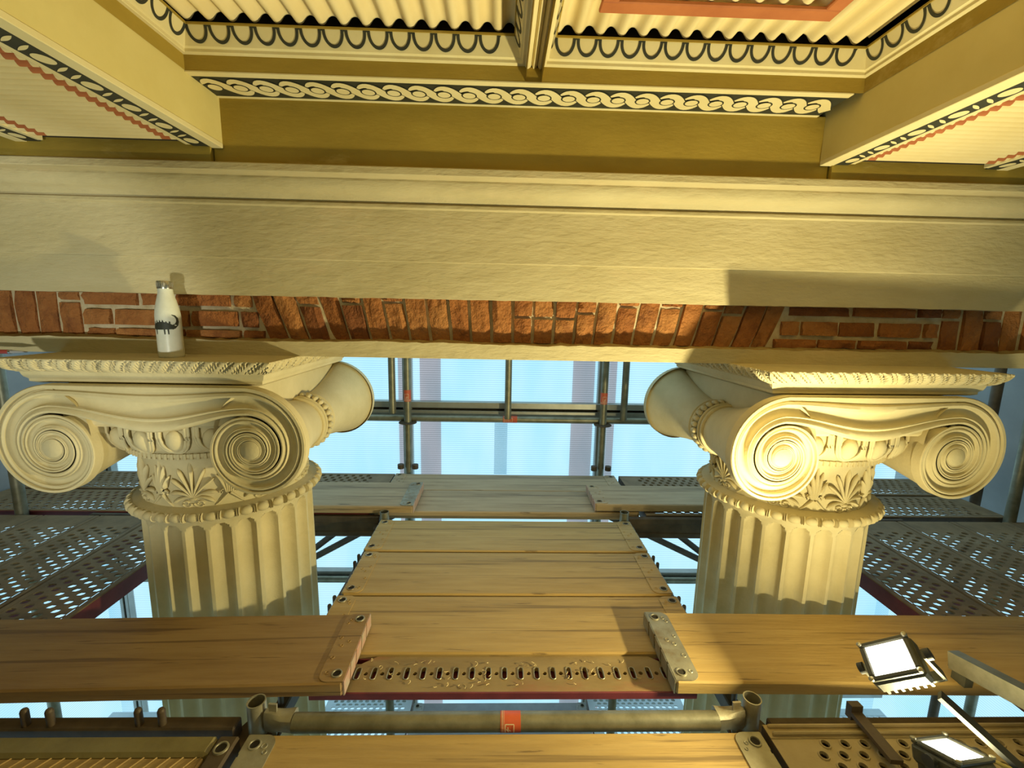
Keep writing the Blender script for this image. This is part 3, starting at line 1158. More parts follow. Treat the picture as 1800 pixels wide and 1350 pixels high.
# ------------------------------------------------------------------ scaffold boards
def scaffold_board(label, xe, yc, ztop, L, sgn, w, rz, wood, cap_m, end_m, far_cap=True, group=None, th=.045):
    """wooden board; (xe, yc) is the middle of its visible end, it runs from there in +x (sgn 1) or -x (sgn -1)"""
    cx_, cy_ = xe + cos(rz) * sgn * L / 2, yc + sin(rz) * sgn * L / 2
    T = thing('scaffold_board', label, 'board', (cx_, cy_, ztop - th), rz, group)
    hw, hl = w / 2, L / 2
    MB().box(-hl + .002, hl - .002, -hw, hw, 0, th - .001, c=.005).build('plank', wood, T)
    for sd in ((-sgn, sgn) if far_cap else (-sgn,)):
        cl = .075
        e = sd * hl
        i_ = sd * (hl - cl)
        rc = .028
        pts = [(e, -hw + .004), (e, hw - .004)]
        for a in range(0, 91, 15):
            pts.append((i_ + sd * rc * (1 - sin(radians(a))), hw - .004 - rc * (1 - cos(radians(a)))))
        for a in range(90, -1, -15):
            pts.append((i_ + sd * rc * (1 - sin(radians(a))), -hw + .004 + rc * (1 - cos(radians(a)))))
        mb = MB()
        n = len(pts)
        mb.add([(p[0], p[1], th + .0022) for p in pts] + [(p[0], p[1], th - .004) for p in pts],
               [tuple(range(n))] + [(i, (i + 1) % n, n + (i + 1) % n, n + i) for i in range(n)])
        cap = mb.build('end_cap', cap_m, T)
        ep = MB()
        ns = 5
        for k in range(ns):
            y0, y1 = -hw + .004 + (w - .008) * k / ns, -hw + .004 + (w - .008) * (k + 1) / ns
            sk = .006
            f = .0045
            a, b = e + sd * .0035, e - sd * .001
            q = [(y0 + f * (k > 0) + sk * (k > 0), th + .001), (y1 - f * (k < ns - 1) + sk * (k < ns - 1), th + .001),
                 (y1 - f * (k < ns - 1) - sk * (k < ns - 1), .001), (y0 + f * (k > 0) - sk * (k > 0), .001)]
            ep.add([(a, y, z) for y, z in q] + [(b, y, z) for y, z in q],
                   [(0, 1, 2, 3), (7, 6, 5, 4), (0, 4, 5, 1), (1, 5, 6, 2), (2, 6, 7, 3), (3, 7, 4, 0)])
        ep.build('end_plate', end_m, cap)
        for yy in (-hw + .032, hw - .032):
            ey = MB()
            x = e - sd * .026
            rows = [[(x + r * cos(2 * pi * i / 18), yy + r * sin(2 * pi * i / 18), th + z) for i in range(18)]
                    for r, z in ((.0165, .002), (.0155, .0052), (.0125, .0056), (.0115, .0026))]
            ey.grid(rows, closed_u=True, flip=True)
            ey.add(rows[-1], [tuple(range(18))], 1)
            ey.build('eyelet', [STEEL, GLOOM], cap, 40)
        rv = MB()
        for dx, dy in ((.052, hw - .036), (.060, hw - .052), (.056, -hw + .036), (.030, .012), (.048, -.006), (.060, .030), (.060, -.055)):
            r = rnd.uniform(.005, .009)
            x = e - sd * dx
            rows = [[(x + q * cos(2 * pi * i / 10), dy + q * sin(2 * pi * i / 10), th + .0023 + z) for i in range(10)] for q, z in ((r, 0), (r * .8, .0016), (r * .55, .0004))]
            rv.grid(rows, closed_u=True, flip=True)
        rv.build('rivet', cap_m, cap, 60, kind='stuff')
    return T


DZ = -1.11
scaffold_board('brown stained scaffold board reaching in front of the left column, red end plate', -.4425, 1.2815, -1.0605, 2.5, -1, .300, .024, WOODD, WOODD, ROSE, False)
scaffold_board('brightly lit scaffold board in front of the right column, grey steel end cap', .534, 1.288, -1.0605, 2.6, 1, .308, -.012, WOOD, STEEL, STEEL, False)
for (yc, w, x0, x1, lab) in ((2.092, .306, -.622, .712, 'scaffold board of the middle walkway furthest from the viewer, behind the gap'),
                             (1.770, .311, -.612, .710, 'middle one of the three large walkway boards between the columns'),
                             (1.4535, .298, -.620, .716, 'golden brown walkway board lying against the slotted steel strip')):
    scaffold_board(lab, x0, yc, DZ, x1 - x0, 1, w, 0.0, WOOD, WOOD, STEEL)
scaffold_board('grey scaffold board crossing in front of the plastic sheet wall, back one', -.70, 2.795, DZ, 1.50, 1, .275, 0.0, WOODB, WOODB, STEEL)
scaffold_board('grey scaffold board at the back, in front of its twin along the sheet wall', -.70, 2.502, DZ, 1.50, 1, .300, 0.0, WOODB, WOODB, STEEL)
scaffold_board('short grey board lying on top at the back left, pinkish end plate', -.468, 2.475, -1.058, 1.0, -1, .345, 0.0, WOODB, STEEL, ROSE, False)
scaffold_board('grey board lying on top at the back right, beside the right column', .552, 2.49, -1.058, 1.3, 1, .28, 0.0, WOODB, WOODB, ROSE, False)
scaffold_board('nearest scaffold board along the bottom edge, behind it a thick tube', -.640, .868, DZ, 1.355, 1, .310, 0.0, WOOD, STEEL, STEEL)


# slotted steel infill strip
T = thing('steel_infill_strip', 'dusty steel strip with a row of oval slots beside the walkway boards', 'deck strip', (.05, 1.2305, DZ - .035), 0)
mb = MB()
x0, x1, ya, yb, zt = -.56, .60, -.072, .062, .025
n_sl = 21
pitch = .0508
xs0 = -.06 - n_sl / 2 * pitch + .06


def hole_cell(mb, cx_, cy_, hw, hh, hrx, hry, z, depth, n=12, m=0):
    """rectangular cell with an oval (stadium when hrx != hry) hole and a short collar"""
    inner, outer = [], []
    for i in range(n):
        a = 2 * pi * (i + .5) / n
        ca, sa = cos(a), sin(a)
        r = min(hrx, hry)
        x = r * ca + (math.copysign(hrx - r, ca) if hrx > hry else 0)
        y = r * sa + (math.copysign(hry - r, sa) if hry > hrx else 0)
        inner.append((cx_ + x, cy_ + y, z))
        s_ = 1 / max(abs(ca) / hw, abs(sa) / hh)
        outer.append((cx_ + ca * s_, cy_ + sa * s_, z))
    k = len(mb.v)
    mb.grid([outer, inner], closed_u=True, m=m)
    if depth:
        mb.grid([inner, [(p[0], p[1], z - depth) for p in inner]], closed_u=True, m=m)
    for (i, j, sx, sy) in ((n - 1, 0, 1, 0),):
        pass
    # corners
    for q in range(4):
        a = (pi / 4) + q * pi / 2
        c = (cx_ + math.copysign(hw, cos(a)), cy_ + math.copysign(hh, sin(a)), z)
        # nearest outer points either side of the corner
        ang = atan2(hh * math.copysign(1, sin(a)), hw * math.copysign(1, cos(a))) % (2 * pi)
        i = int((ang / (2 * pi) * n) - .5) % n
        j = (i + 1) % n
        mb.add([outer[i], c, outer[j]], [(0, 1, 2)], m)


for k in range(n_sl):
    xk = -.53 + k * pitch
    hole_cell(mb, xk, 0, pitch * .25, .030, .0072, .022, zt, .012, 16)
    hole_cell(mb, xk + pitch / 2, 0, pitch * .25, .030, .0068, .0068, zt, .008, 10)
xa, xb_ = -.53 - pitch * .25, -.53 + (n_sl - 1) * pitch + pitch * .75
for (a, b, c, d) in ((-.60, xa, -.030, .030), (xb_, .56, -.030, .030)):
    mb.add([(a, c, zt), (b, c, zt), (b, d, zt), (a, d, zt)], [(0, 1, 2, 3)])
mb.add([(-.60, -.068, zt), (.56, -.068, zt), (.56, -.030, zt), (-.60, -.030, zt)], [(0, 1, 2, 3)])
mb.add([(-.60, .030, zt), (.56, .030, zt), (.56, .038, zt), (.50, .038, zt), (.455, .070, zt), (-.435, .070, zt), (-.48, .038, zt), (-.60, .038, zt)], [tuple(range(8))])
mb.build('slotted_plate', mat('dusty_rusty_plate', (0.36, 0.25, 0.10), (0.26, 0.17, 0.06), 9, .7, .3, 40, metal=.1, c3=(0.34, 0.12, 0.05), c3_scale=3.5, stretch=(.5, 1.5, 1)), T)
rim_mb = MB()
for k in range(n_sl):
    xk = -.53 + k * pitch
    pts = []
    for i in range(17):
        a = 2 * pi * i / 16
        pts.append((xk + .0085 * cos(a), .0235 * sin(a) if abs(sin(a)) < .3 else math.copysign(.015, sin(a)) + .0085 * sin(a), zt + .0008))
    rim_mb.path(pts, .0018, 5)
rim_mb.build('slot_rims', STEEL, T, 60, kind='stuff')
MB().box(-.60, .56, -.073, -.067, .002, zt, c=.001).box(-.60, .56, -.067, .062, .002, .005).box(-.60, .56, .062, .066, .002, .020).build('side_rail', REDST, T)  # front rail, plus added bottom and back plates that keep the slots dark
sh = MB()
for k in range(46):
    x, y = rnd.uniform(-.47, .45), rnd.choice((rnd.uniform(-.055, -.03), rnd.uniform(.028, .05), rnd.uniform(-.03, .03)))
    r, a0, le = rnd.uniform(.003, .008), rnd.uniform(0, 6.28), rnd.uniform(1.5, 5)
    pts = [(x + r * cos(a0 + le * i / 6) + .003 * i * cos(a0), y + r * sin(a0 + le * i / 6), zt + .0025 + .0008 * i) for i in range(7)]
    sh.path(pts, .0011, 4)
sh_o = sh.build('wood_shavings', SHAVING)
sh_o.location = (.05, 1.2305, DZ - .034)
sh_o['kind'] = 'stuff'; sh_o['label'] = 'pale curled wood shavings scattered over the slotted steel strip'; sh_o['category'] = 'shavings'


def perforated_deck(label, cx_, cy_, ztop, L, w, along, edge_m=None, rows=6, hx=.0130, hy=.0165, px=.050, py=.040, group=None, plate=None, margin=.10):
    """steel deck with staggered holes; along = 'x' or 'y'; edge_m paints the side rails"""
    T = thing('steel_deck', label, 'deck', (cx_, cy_, ztop - .07), 0 if along == 'x' else pi / 2, group)
    hl, hw = L / 2, w / 2
    z = .07
    mb = MB()
    ncol = int((L - 2 * margin) / px)
    xs_ = -ncol * px / 2
    ys_ = -rows * py / 2
    for j in range(rows):
        off = (px / 2 if j % 2 else 0)
        for i in range(ncol - (1 if j % 2 else 0)):
            hole_cell(mb, xs_ + off + (i + .5) * px, ys_ + (j + .5) * py, px / 2, py / 2, hx, hy, z, .006, 8)
        y0, y1 = ys_ + j * py, ys_ + (j + 1) * py
        a, b = xs_ + off, xs_ + off + (ncol - (1 if j % 2 else 0)) * px
        mb.add([(-hl, y0, z), (a, y0, z), (a, y1, z), (-hl, y1, z), (b, y0, z), (hl, y0, z), (hl, y1, z), (b, y1, z)], [(0, 1, 2, 3), (4, 5, 6, 7)])
    for y0, y1 in ((-hw, ys_), (-ys_, hw)):
        ym = y0 + .012 if y0 < 0 else y1 - .012
        mb.grid([[(-hl, y0, z - .006), (hl, y0, z - .006)], [(-hl, y0 + .003, z), (hl, y0 + .003, z)], [(-hl, y1 - .003, z), (hl, y1 - .003, z)], [(-hl, y1, z - .002 if y0 < 0 else z - .006), (hl, y1, z - .002 if y0 < 0 else z - .006)]])
    mb.build('perforated_plate', plate or DECK, T)
    for y in (-hw, hw - .004):
        MB().box(-hl, hl, y, y + .004, .0, .066).build('side_rail', edge_m or DECK, T)
    for x in (-hl, hl - .006):
        MB().box(x, x + .006, -hw + .006, hw - .006, .01, .068).build('end_plate', DARKST, T)
    return T


LX = [(-1.525, -1.820), (-1.828, -2.112), (-2.118, -2.402), (-2.408, -2.692), (-2.698, -2.975)]
lab_l = ['perforated steel deck with dark red edge beside the left column', 'perforated steel deck second out from the left column',
         'perforated steel deck third out from the left column', 'perforated steel deck fourth out from the left column, second from the end sheeting',
         'perforated steel deck against the sheeting at the left end']
for i, (b, a) in enumerate(LX):
    perforated_deck(lab_l[i], (a + b) / 2, 1.685, DZ, 1.17, b - a, 'y', REDST if i == 0 else None)
RX = [(1.622, 1.922), (1.930, 2.222), (2.229, 2.522), (2.529, 2.822), (2.829, 3.150)]
lab_r = ['perforated steel deck with rusty red edge beside the right column', 'perforated steel deck second out from the right column',
         'perforated steel deck third out from the right column', 'perforated steel deck fourth out from the right column, second from the end sheeting',
         'perforated steel deck against the sheeting at the right end']
for i, (a, b) in enumerate(RX):
    perforated_deck(lab_r[i], (a + b) / 2, 1.685, DZ, 1.17, b - a, 'y', REDST if i == 0 else None)
perforated_deck('perforated steel deck crossing behind the left column, dark red front edge', -1.83, 2.472, DZ, 2.24, .288, 'x', REDST)
perforated_deck('perforated steel deck behind the left column, along the foot of the sheet wall', -1.83, 2.785, DZ, 2.24, .288, 'x')
perforated_deck('perforated steel deck crossing behind the right column, dark front edge', 1.885, 2.472, DZ, 2.10, .288, 'x', DARKST)
perforated_deck('perforated steel deck behind the right column, along the foot of the sheet wall', 1.885, 2.785, DZ, 2.10, .288, 'x')
# near row, cut by the bottom of the frame
DUSTY = mat('dusty_aluminium', (0.45, 0.35, 0.19), (0.36, 0.27, 0.13), 8, .65, .3, 40, metal=.15)
pd = perforated_deck('sandy dusty deck with round raised holes under the lower floodlight', 1.41, .868, DZ + .012, 1.36, .330, 'x', DECK, 8, .0105, .0105, .052, .030, None, DUSTY, .075)
MB().box(-.67, .67, .128, .137, .068, .080, c=.003).box(-.67, .67, .150, .160, .066, .078, c=.003).build('rim_bead', DUSTY, pd)
MB().box(-.66, .66, -.16, .16, .012, .016).build('hole_blocker_pan', DARKST, pd)  # added dark pan, stops daylight showing through the holes
rm = MB()
for j in range(8):
    for i in range(23 - j % 2):
        cxx, cyy = -23 * .026 + (j % 2) * .026 + (i + .5) * .052, -.12 + (j + .5) * .030
        rows = [[(cxx + r * cos(2 * pi * q / 10), cyy + r * sin(2 * pi * q / 10), .07 + z) for q in range(10)] for r, z in ((.0145, 0), (.0128, .0035), (.0105, .0035), (.0105, 0))]
        rm.grid(rows, closed_u=True, flip=True)
rm.build('hole_rims', DUSTY, pd, 50, kind='stuff')
pl = thing('ribbed_deck', 'ribbed plywood deck at the bottom left corner with steel end cap', 'deck', (-1.37, .858, DZ - .06), 0)
MB().box(-.70, .645, -.155, .105, .0, .058, c=.003).build('ply_panel', WOOD, pl)
MB().box(-.70, .650, .105, .160, .0, .066, c=.008).build('frame_rail', mat('dull_brass_rail', (.30, .24, .09), (.22, .17, .06), 12, .55, .2, 40, metal=.2), pl)
rb = MB()
for k in range(44):
    x = -.74 + k * .032
    rb.add([(x, -.155, .0585), (x + .004, -.155, .0585), (x + .154, .104, .0585), (x + .150, .104, .0585),
            (x + .002, -.155, .061), (x + .152, .104, .061)], [(0, 4, 5, 3), (4, 1, 2, 5)])
rb.v = [(min(p[0], .64), p[1], p[2]) for p in rb.v]
rb.build('anti_slip_ribs', WOOD, pl, kind='stuff')
MB().box(.652, .705, -.155, .160, .0, .064, c=.006).build('end_cap', DARKST, pl)
for yy in (.122,):
    ey = MB()
    rows = [[(.678 + r * cos(2 * pi * i / 18), yy + r * sin(2 * pi * i / 18), .064 + z) for i in range(18)] for r, z in ((.0185, 0), (.0175, .004), (.0140, .0045), (.013, .0015))]
    ey.grid(rows, closed_u=True, flip=True).add(rows[-1], [tuple(range(18))], 1).build('eyelet', [STEEL, GLOOM], pl, 40)

# ------------------------------------------------------------------ tubes
TR = .02415


def tube_thing(name, label, cat, p0, p1, m=TUBE, hollow=True, r=TR, band=None, group=None):
    p0, p1 = Vector(p0), Vector(p1)
    T = thing(name, label, cat, tuple(p0 if p0.z <= p1.z else p1), 0, group)
    MB().tube(p0, p1, r, 20, hollow=.0032 if hollow else 0).build('tube', m, T, 40, world=True)
    if band is not None:
        c = p0 + (p1 - p0) * band[0]
        d = (p1 - p0).normalized()
        lo, hi = c - d * band[1] / 2, c + d * band[1] / 2
        bd = MB().tube(lo, hi, r + .0006, 20, hollow=.001).build('label_band', STICK, T, 40, world=True)
        pr = MB()
        L = (hi - lo).length
        for f0, f1 in ((.06, .075), (.10, .115), (.16, .175)):
            pr.tube(lo + d * L * f0, lo + d * L * f1, r + .0010, 20, hollow=.001)
        a = Vector((0, -1, 0)) if abs(d.y) < .5 else Vector((0, 0, 1))
        b = d.cross(a).normalized()
        def on(u, v):
            g = v
            return lo + d * (L * u) + (a * cos(g) + b * sin(g)) * (r + .0013)
        def quad(u0, v0, u1, v1, w=.0022):
            p, q = on(u0, v0), on(u1, v1)
            s_ = (q - p).normalized().cross((p - lo) - d * ((p - lo).dot(d))).normalized() * w / 2
            pr.add([p - s_, q - s_, q + s_, p + s_], [(0, 1, 2, 3)])
        for (u0, v0, u1, v1) in ((.24, -.55, .66, -.55), (.66, -.55, .66, .5), (.66, .5, .24, .5), (.24, .5, .24, -.55), (.30, -.1, .40, .3), (.40, .3, .36, -.3), (.44, .0, .50, .2)):
            m_ = 5
            for i in range(m_):
                quad(u0 + (u1 - u0) * i / m_, v0 + (v1 - v0) * i / m_, u0 + (u1 - u0) * (i + 1) / m_, v0 + (v1 - v0) * (i + 1) / m_)
        pr.build('printed_lines', PALE, bd, world=True, kind='stuff')
    return T


def rosette(T, x, y, z, m=DARKST, n=4):
    mb = MB()
    mb.lathe([(.026, z - .004), (.060, z - .0035), (.062, z), (.060, z + .0035), (.026, z + .004)], 24, cx=x, cy=y)
    mb.build('rosette', m, T, 40, world=True)


def wedge_head(T, x, y, z, dx, dy, m=STEEL):
    """cast ledger end with its wedge, pointing away from the standard"""
    mb = MB()
    d = Vector((dx, dy, 0)); s_ = Vector((-dy, dx, 0))
    o = Vector((x, y, z))
    rows = []
    for u, w, h in ((.027, .012, .030), (.045, .016, .030), (.075, .021, .023), (.105, .024, .024)):
        rows.append([o + d * u + s_ * (w * a) + Vector((0, 0, h * b)) for a, b in ((-1, -.7), (-.6, -1), (.6, -1), (1, -.7), (1, .7), (.6, 1), (-.6, 1), (-1, .7))])
    mb.grid(rows, closed_u=True)
    k = len(mb.v)
    mb.f += [tuple(range(k - 8, k)), tuple(range(k - 32, k - 24))[::-1]]; mb.m += [0, 0]
    h = mb.build('wedge_head', m, T, 40, world=True)
    q = MB()
    c = o + d * .048
    q.add([c + s_ * a + d * b + Vector((0, 0, e)) for a in (-.003, .003) for b, e in ((-.010, .052), (.012, .050), (.006, -.050), (-.006, -.050))],
          [(0, 1, 2, 3), (7, 6, 5, 4), (0, 4, 5, 1), (1, 5, 6, 2), (2, 6, 7, 3), (3, 7, 4, 0)])
    q.build('wedge', STEEL, h, world=True)


st = []
for (x, y, zt_, lab) in ((-.652, 1.075, -1.062, 'open ended scaffold standard at the bottom left, in front of the left column'),
                         (.724, 1.075, -1.058, 'open ended scaffold standard at the bottom right, left of the round holed deck'),
                         (-.614, 2.275, -1.078, 'dull scaffold standard ending at the walkway corner near the left column'),
                         (.694, 2.275, -1.070, 'dark scaffold standard ending at the walkway corner near the right column')):
    T = tube_thing('scaffold_standard', lab, 'scaffold tube', (x, y, FLOOR_Z), (x, y, zt_), STEEL if y < 2 else TUBE)
    rosette(T, x, y, -1.165)
    st.append(T)
for (x, lab) in ((-.632, 'tall scaffold standard with red label left of the middle sheets'), (.722, 'tall scaffold standard with red label right of the middle sheets')):
    T = tube_thing('scaffold_standard', lab, 'scaffold tube', (x, 3.0, FLOOR_Z), (x, 3.0, 1.2), TUBE, band=((-.575 + H) / (1.2 + H), .08))
    rosette(T, x, 3.0, -.765)
    MB().tube((x - .05, 2.98, -1.09), (x - .05, 2.98, -1.06), .022, 10).tube((x + .05, 2.98, -1.09), (x + .05, 2.98, -1.06), .022, 10).build('clamp', DARKST, T, 40, world=True)
for (x, lab) in ((-.735, 'short hanging scaffold tube left of the left tall standard'), (.058, 'hanging scaffold tube in the middle of the sheet wall'),
                 (.865, 'short hanging scaffold tube right of the right tall standard')):
    tube_thing('hanging_tube', lab, 'scaffold tube', (x, 3.001, -.70 if x < 0 else -.73), (x, 3.001, 1.2), TUBE, r=.0235)
LEDB = tube_thing('scaffold_ledger', 'horizontal scaffold tube with red label crossing the sheet wall', 'scaffold tube', (-2.9, 3.049, -.745), (3.1, 3.049, -.745), TUBE, band=((.075 + 2.9) / 6.0, .10))
T = tube_thing('scaffold_ledger', 'thick scaffold tube with orange label along the bottom, between the open ended standards', 'scaffold tube',
               (-.545, 1.058, -1.113), (.62, 1.058, -1.113), TUBE, band=(.505, .055))
wedge_head(T, -.652, 1.066, -1.113, 1, 0)
wedge_head(T, .724, 1.066, -1.113, -1, 0)
tube_thing('scaffold_ledger', 'lower scaffold tube crossing the sheets below the decks', 'scaffold tube', (-2.9, 3.049, -1.98), (3.1, 3.049, -1.98), TUBE)
# standards at the ends
for (x, y, lab) in ((2.98, 2.55, 'dark upright scaffold tube behind the right end of the right capital'), (2.90, 2.29, 'pale upright scaffold tube at the right edge of the photo'),
                    (-2.55, 2.30, 'grey upright scaffold tube behind the left volute of the left capital'), (2.5, 3.0, 'upright tube far back between the right volutes'), (2.28, 3.02, 'thin pale upright tube far back behind the right capital'),
                    (-1.95, 3.0, 'upright scaffold tube behind the left column at the sheet wall')):
    tube_thing('scaffold_standard', lab, 'scaffold tube', (x, y, FLOOR_Z), (x, y, 1.2), DARKST if x in (2.98, 2.5) else TUBE, r=.026 if y < 2.6 else TR)


def transom(x, label):
    """bearer along the walkway ends with upright locking pins"""
    T = thing('scaffold_transom', label, 'scaffold beam', (x, 1.66, -1.29), 0)
    MB().box(x - .02, x + .02, 1.12, 2.25, -1.29, -1.235, c=.004).build('bearer', DARKST, T, world=True)
    for y in (1.645, 1.70, 1.96, 2.02, 1.24, 1.30):
        MB().tube((x, y, -1.236), (x, y, -1.186), .0085, 8).lathe([(.0085, -1.186), (.006, -1.180), (.001, -1.177)], 8, cx=x, cy=y).build('locking_pin', DARKST, T, 40, world=True)


transom(-.675, 'dark bearer with upright locking pins at the left ends of the walkway boards')
transom(.775, 'dark bearer with upright locking pins at the right ends of the walkway boards')
T = thing('scaffold_transom', 'dark bearer with paired locking pins at the lower left below the near board', 'scaffold beam', (-1.3, 1.06, -1.19), 0)
MB().box(-2.6, -.70, 1.045, 1.085, -1.19, -1.118, c=.004).build('bearer', DARKST, T, world=True)
for x in (-1.255, -1.190, -.958, -.897):
    MB().tube((x, 1.06, -1.12), (x, 1.06, -1.076), .0095, 10).lathe([(.0095, -1.076), (.007, -1.070), (.001, -1.067)], 10, cx=x, cy=1.06).build('locking_pin', DARKST, T, 40, world=True)
T = thing('scaffold_transom', 'dark bearer below the near board on the right, behind the round holed deck', 'scaffold beam', (1.9, 1.06, -1.19), 0)
MB().box(.78, 2.8, 1.05, 1.09, -1.19, -1.135, c=.004).build('bearer', DARKST, T, world=True)


def girder(x0, x1, label):
    T = thing('lattice_girder', label, 'scaffold beam', ((x0 + x1) / 2, 2.31, -1.24), 0)
    MB().box(x0, x1, 2.295, 2.325, -1.155, -1.118, c=.004).build('top_chord', DARKST, T, world=True)
    MB().box(x0, x1, 2.30, 2.315, -1.215, -1.15, c=.002).build('web_plate', DARKST, T, world=True)
    MB().box(x0, x1, 2.295, 2.325, -1.235, -1.205, c=.004).build('bottom_chord', DARKST, T, world=True)


girder(-2.2, -.65, 'dark steel girder under the back decks left of the walkway')
girder(.73, 2.3, 'dark steel girder under the back decks right of the walkway')
for (a, b, lab) in (((-.35, 2.9, -1.19), (-1.30, 2.9, -1.73), 'lower diagonal strut below the back deck beside the left column'),
                    ((-.68, 2.955, -1.19), (-1.42, 2.955, -1.78), 'upper diagonal strut below the back deck beside the left column'),
                    ((.35, 2.9, -1.19), (1.55, 2.9, -1.77), 'lower diagonal strut below the back deck beside the right column'),
                    ((.82, 2.955, -1.19), (1.60, 2.955, -1.79), 'upper diagonal strut below the back deck beside the right column')):
    tube_thing('diagonal_strut', lab, 'scaffold tube', a, b, DARKST, r=.022)

# lower level decks glimpsed through the gap
PALED = mat('bright_galvanised_deck', (0.66, 0.70, 0.70), (0.55, 0.60, 0.61), 8, .5, .1, 40, metal=.2)
for (x0, x1, y, lab) in ((-1.25, -.62, 2.755, 'pale meshed lower deck seen through the gap left of the orange label'), (.70, 1.42, 2.755, 'pale meshed lower deck seen through the gap right of the orange label'),
                         (-2.75, -1.30, 2.60, 'pale meshed lower deck seen at the lower left below the near board'), (1.62, 2.9, 2.60, 'pale meshed lower deck seen below the near board on the right')):
    perforated_deck(lab, (x0 + x1) / 2, y, -2.9, x1 - x0, .42 if y > 2.7 else .5, 'x', PALED, 13, .0155, .0105, .046, .029, None, PALED, .02)
scaffold_board('pale grey lower level board seen through the gap behind the orange label', -.60, 2.755, -2.9, 1.28, 1, .32, 0.0, STUD, ALU, ALU)

# ------------------------------------------------------------------ floodlights
def floodlight(label, pos, d, size, roll, stand=None):
    z = d
    x = Vector((cos(roll), sin(roll), 0))
    x = (x - z * x.dot(z)).normalized()
    y = z.cross(x)
    def P(a, b, c):
        return pos + x * a + y * b + z * c
    T = thing('floodlight', label, 'lamp', tuple(pos - Vector((0, 0, size * .8))), 0)
    s_ = size / 2
    mb = MB().box(-s_, s_, -s_ * .86, s_ * .86, -.030, .012, c=.008)
    for k in range(7):
        xx = -s_ * .8 + k * s_ * 1.6 / 6
        mb.box(xx - .003, xx + .003, -s_ * .7, s_ * .7, -.046, -.028)
    mb.xf(P).build('housing', HOUSE, T, world=True)
    fr = MB()
    for a, b, c_, e in ((-s_ * .97, s_ * .97, s_ * .62, s_ * .83), (-s_ * .97, s_ * .97, -s_ * .83, -s_ * .62), (-s_ * .97, -s_ * .74, -s_ * .62, s_ * .62), (s_ * .74, s_ * .97, -s_ * .62, s_ * .62)):
        fr.box(a, b, c_, e, .010, .020, c=.003)
    fr.xf(P).build('bezel', HOUSE, T, world=True)
    MB().add([P(a * s_ * .75, b * s_ * .63, .0155) for a, b in ((-1, -1), (1, -1), (1, 1), (-1, 1))], [(0, 1, 2, 3)]).build('lens', LENS_A, T, world=True)
    for a in (-1, 1):
        for b in (-1, 1):
            MB().lathe([(.006, .018), (.006, .023), (.004, .0245), (.0005, .0245)], 10, cx=a * s_ * .90, cy=b * s_ * .76).xf(P).build('screw', STEEL, T, 40, world=True)
    br = MB()
    br.box(-s_ - .012, -s_ - .006, -.012, .012, -.075, .005).box(s_ + .006, s_ + .012, -.012, .012, -.075, .005).box(-s_ - .012, s_ + .012, -.012, .012, -.080, -.074)
    br.xf(P).build('bracket', HOUSE, T, world=True)
    for a in (-1, 1):
        kn = MB().lathe([(.004, -.005), (.013, -.004), (.013, .008), (.003, .009)], 12, axis='x').xf(lambda u, v, w: P(a * (s_ + .016) + u, v, w))
        kn.build('knob', RUBBER, T, 40, world=True)
    return T


fa = floodlight('lit square floodlight held on an arm above the bright board at the right', LAMP_A, DIR_A, .118, -.35)
fb = floodlight('lit floodlight low on the round holed deck at the bottom edge', LAMP_B, DIR_B, .120, .25)
MB().tube(LAMP_B - DIR_B * .02, (LAMP_B.x, LAMP_B.y, -1.085), .012, 10).build('stand', HOUSE, fb, 40, world=True)
# clutter around the lamps
T = thing('square_tube', 'greenish square tube leaning beside the floodlight at the right edge', 'tube', (1.40, 1.12, -1.062), 0)
def bar(p0, p1, w, h):
    p0, p1 = Vector(p0), Vector(p1)
    d = (p1 - p0).normalized(); s_ = d.cross(Vector((0, 0, 1))).normalized(); u = s_.cross(d)
    v = []
    for p in (p0, p1):
        for a, b in ((-1, -1), (1, -1), (1, 1), (-1, 1)):
            v.append(p + s_ * (a * w / 2) + u * (b * h / 2))
    return MB().add(v, [(0, 1, 2, 3), (7, 6, 5, 4), (0, 4, 5, 1), (1, 5, 6, 2), (2, 6, 7, 3), (3, 7, 4, 0)])
bar((1.385, 1.16, -1.01), (1.40, .80, -.93), .036, .05).build('tube', TUBE, T, world=True)
bar((1.385, 1.162, -1.01), (1.3852, 1.158, -1.0095), .030, .042).build('dark_end_plate', GLOOM, T, world=True)  # dark plate painted for the shade in the tube's hollow end
MB().box(1.375, 1.40, 1.11, 1.15, -1.062, -1.03).build('foot', HOUSE, T, world=True)
T = thing('lamp_stand_arm', 'grey flat arm running down from the upper floodlight to the deck', 'lamp arm', (1.2, .9, -1.09), 0)
bar((1.068, .908, -.888), (1.20, .77, -1.005), .030, .010).build('arm', RUBBER, T, world=True)
bar((1.195, .785, -1.0), (1.195, .77, -1.086), .022, .012).build('leg', HOUSE, T, world=True)
T = thing('lamp_bracket', 'dark folded bracket leaning on the round holed deck left of the lower floodlight', 'bracket', (1.0, .98, -1.095), 0)
bar((1.0, 1.05, -1.078), (.985, .90, -1.068), .030, .012).build('arm', DARKST, T, world=True)
bar((1.0, 1.05, -1.096), (1.0, 1.052, -1.055), .032, .02).build('foot', DARKST, T, world=True)
cb = MB().path([(1.155, .90, -1.04), (1.165, .90, -1.035), (1.19, .885, -1.04), (1.24, .86, -1.05), (1.30, .82, -1.07), (1.36, .78, -1.085)], .0045, 8).build('power_cable', CABLE, None, 60)
cb['label'] = 'yellow lit cable curving over the deck at the bottom right'; cb['category'] = 'cable'

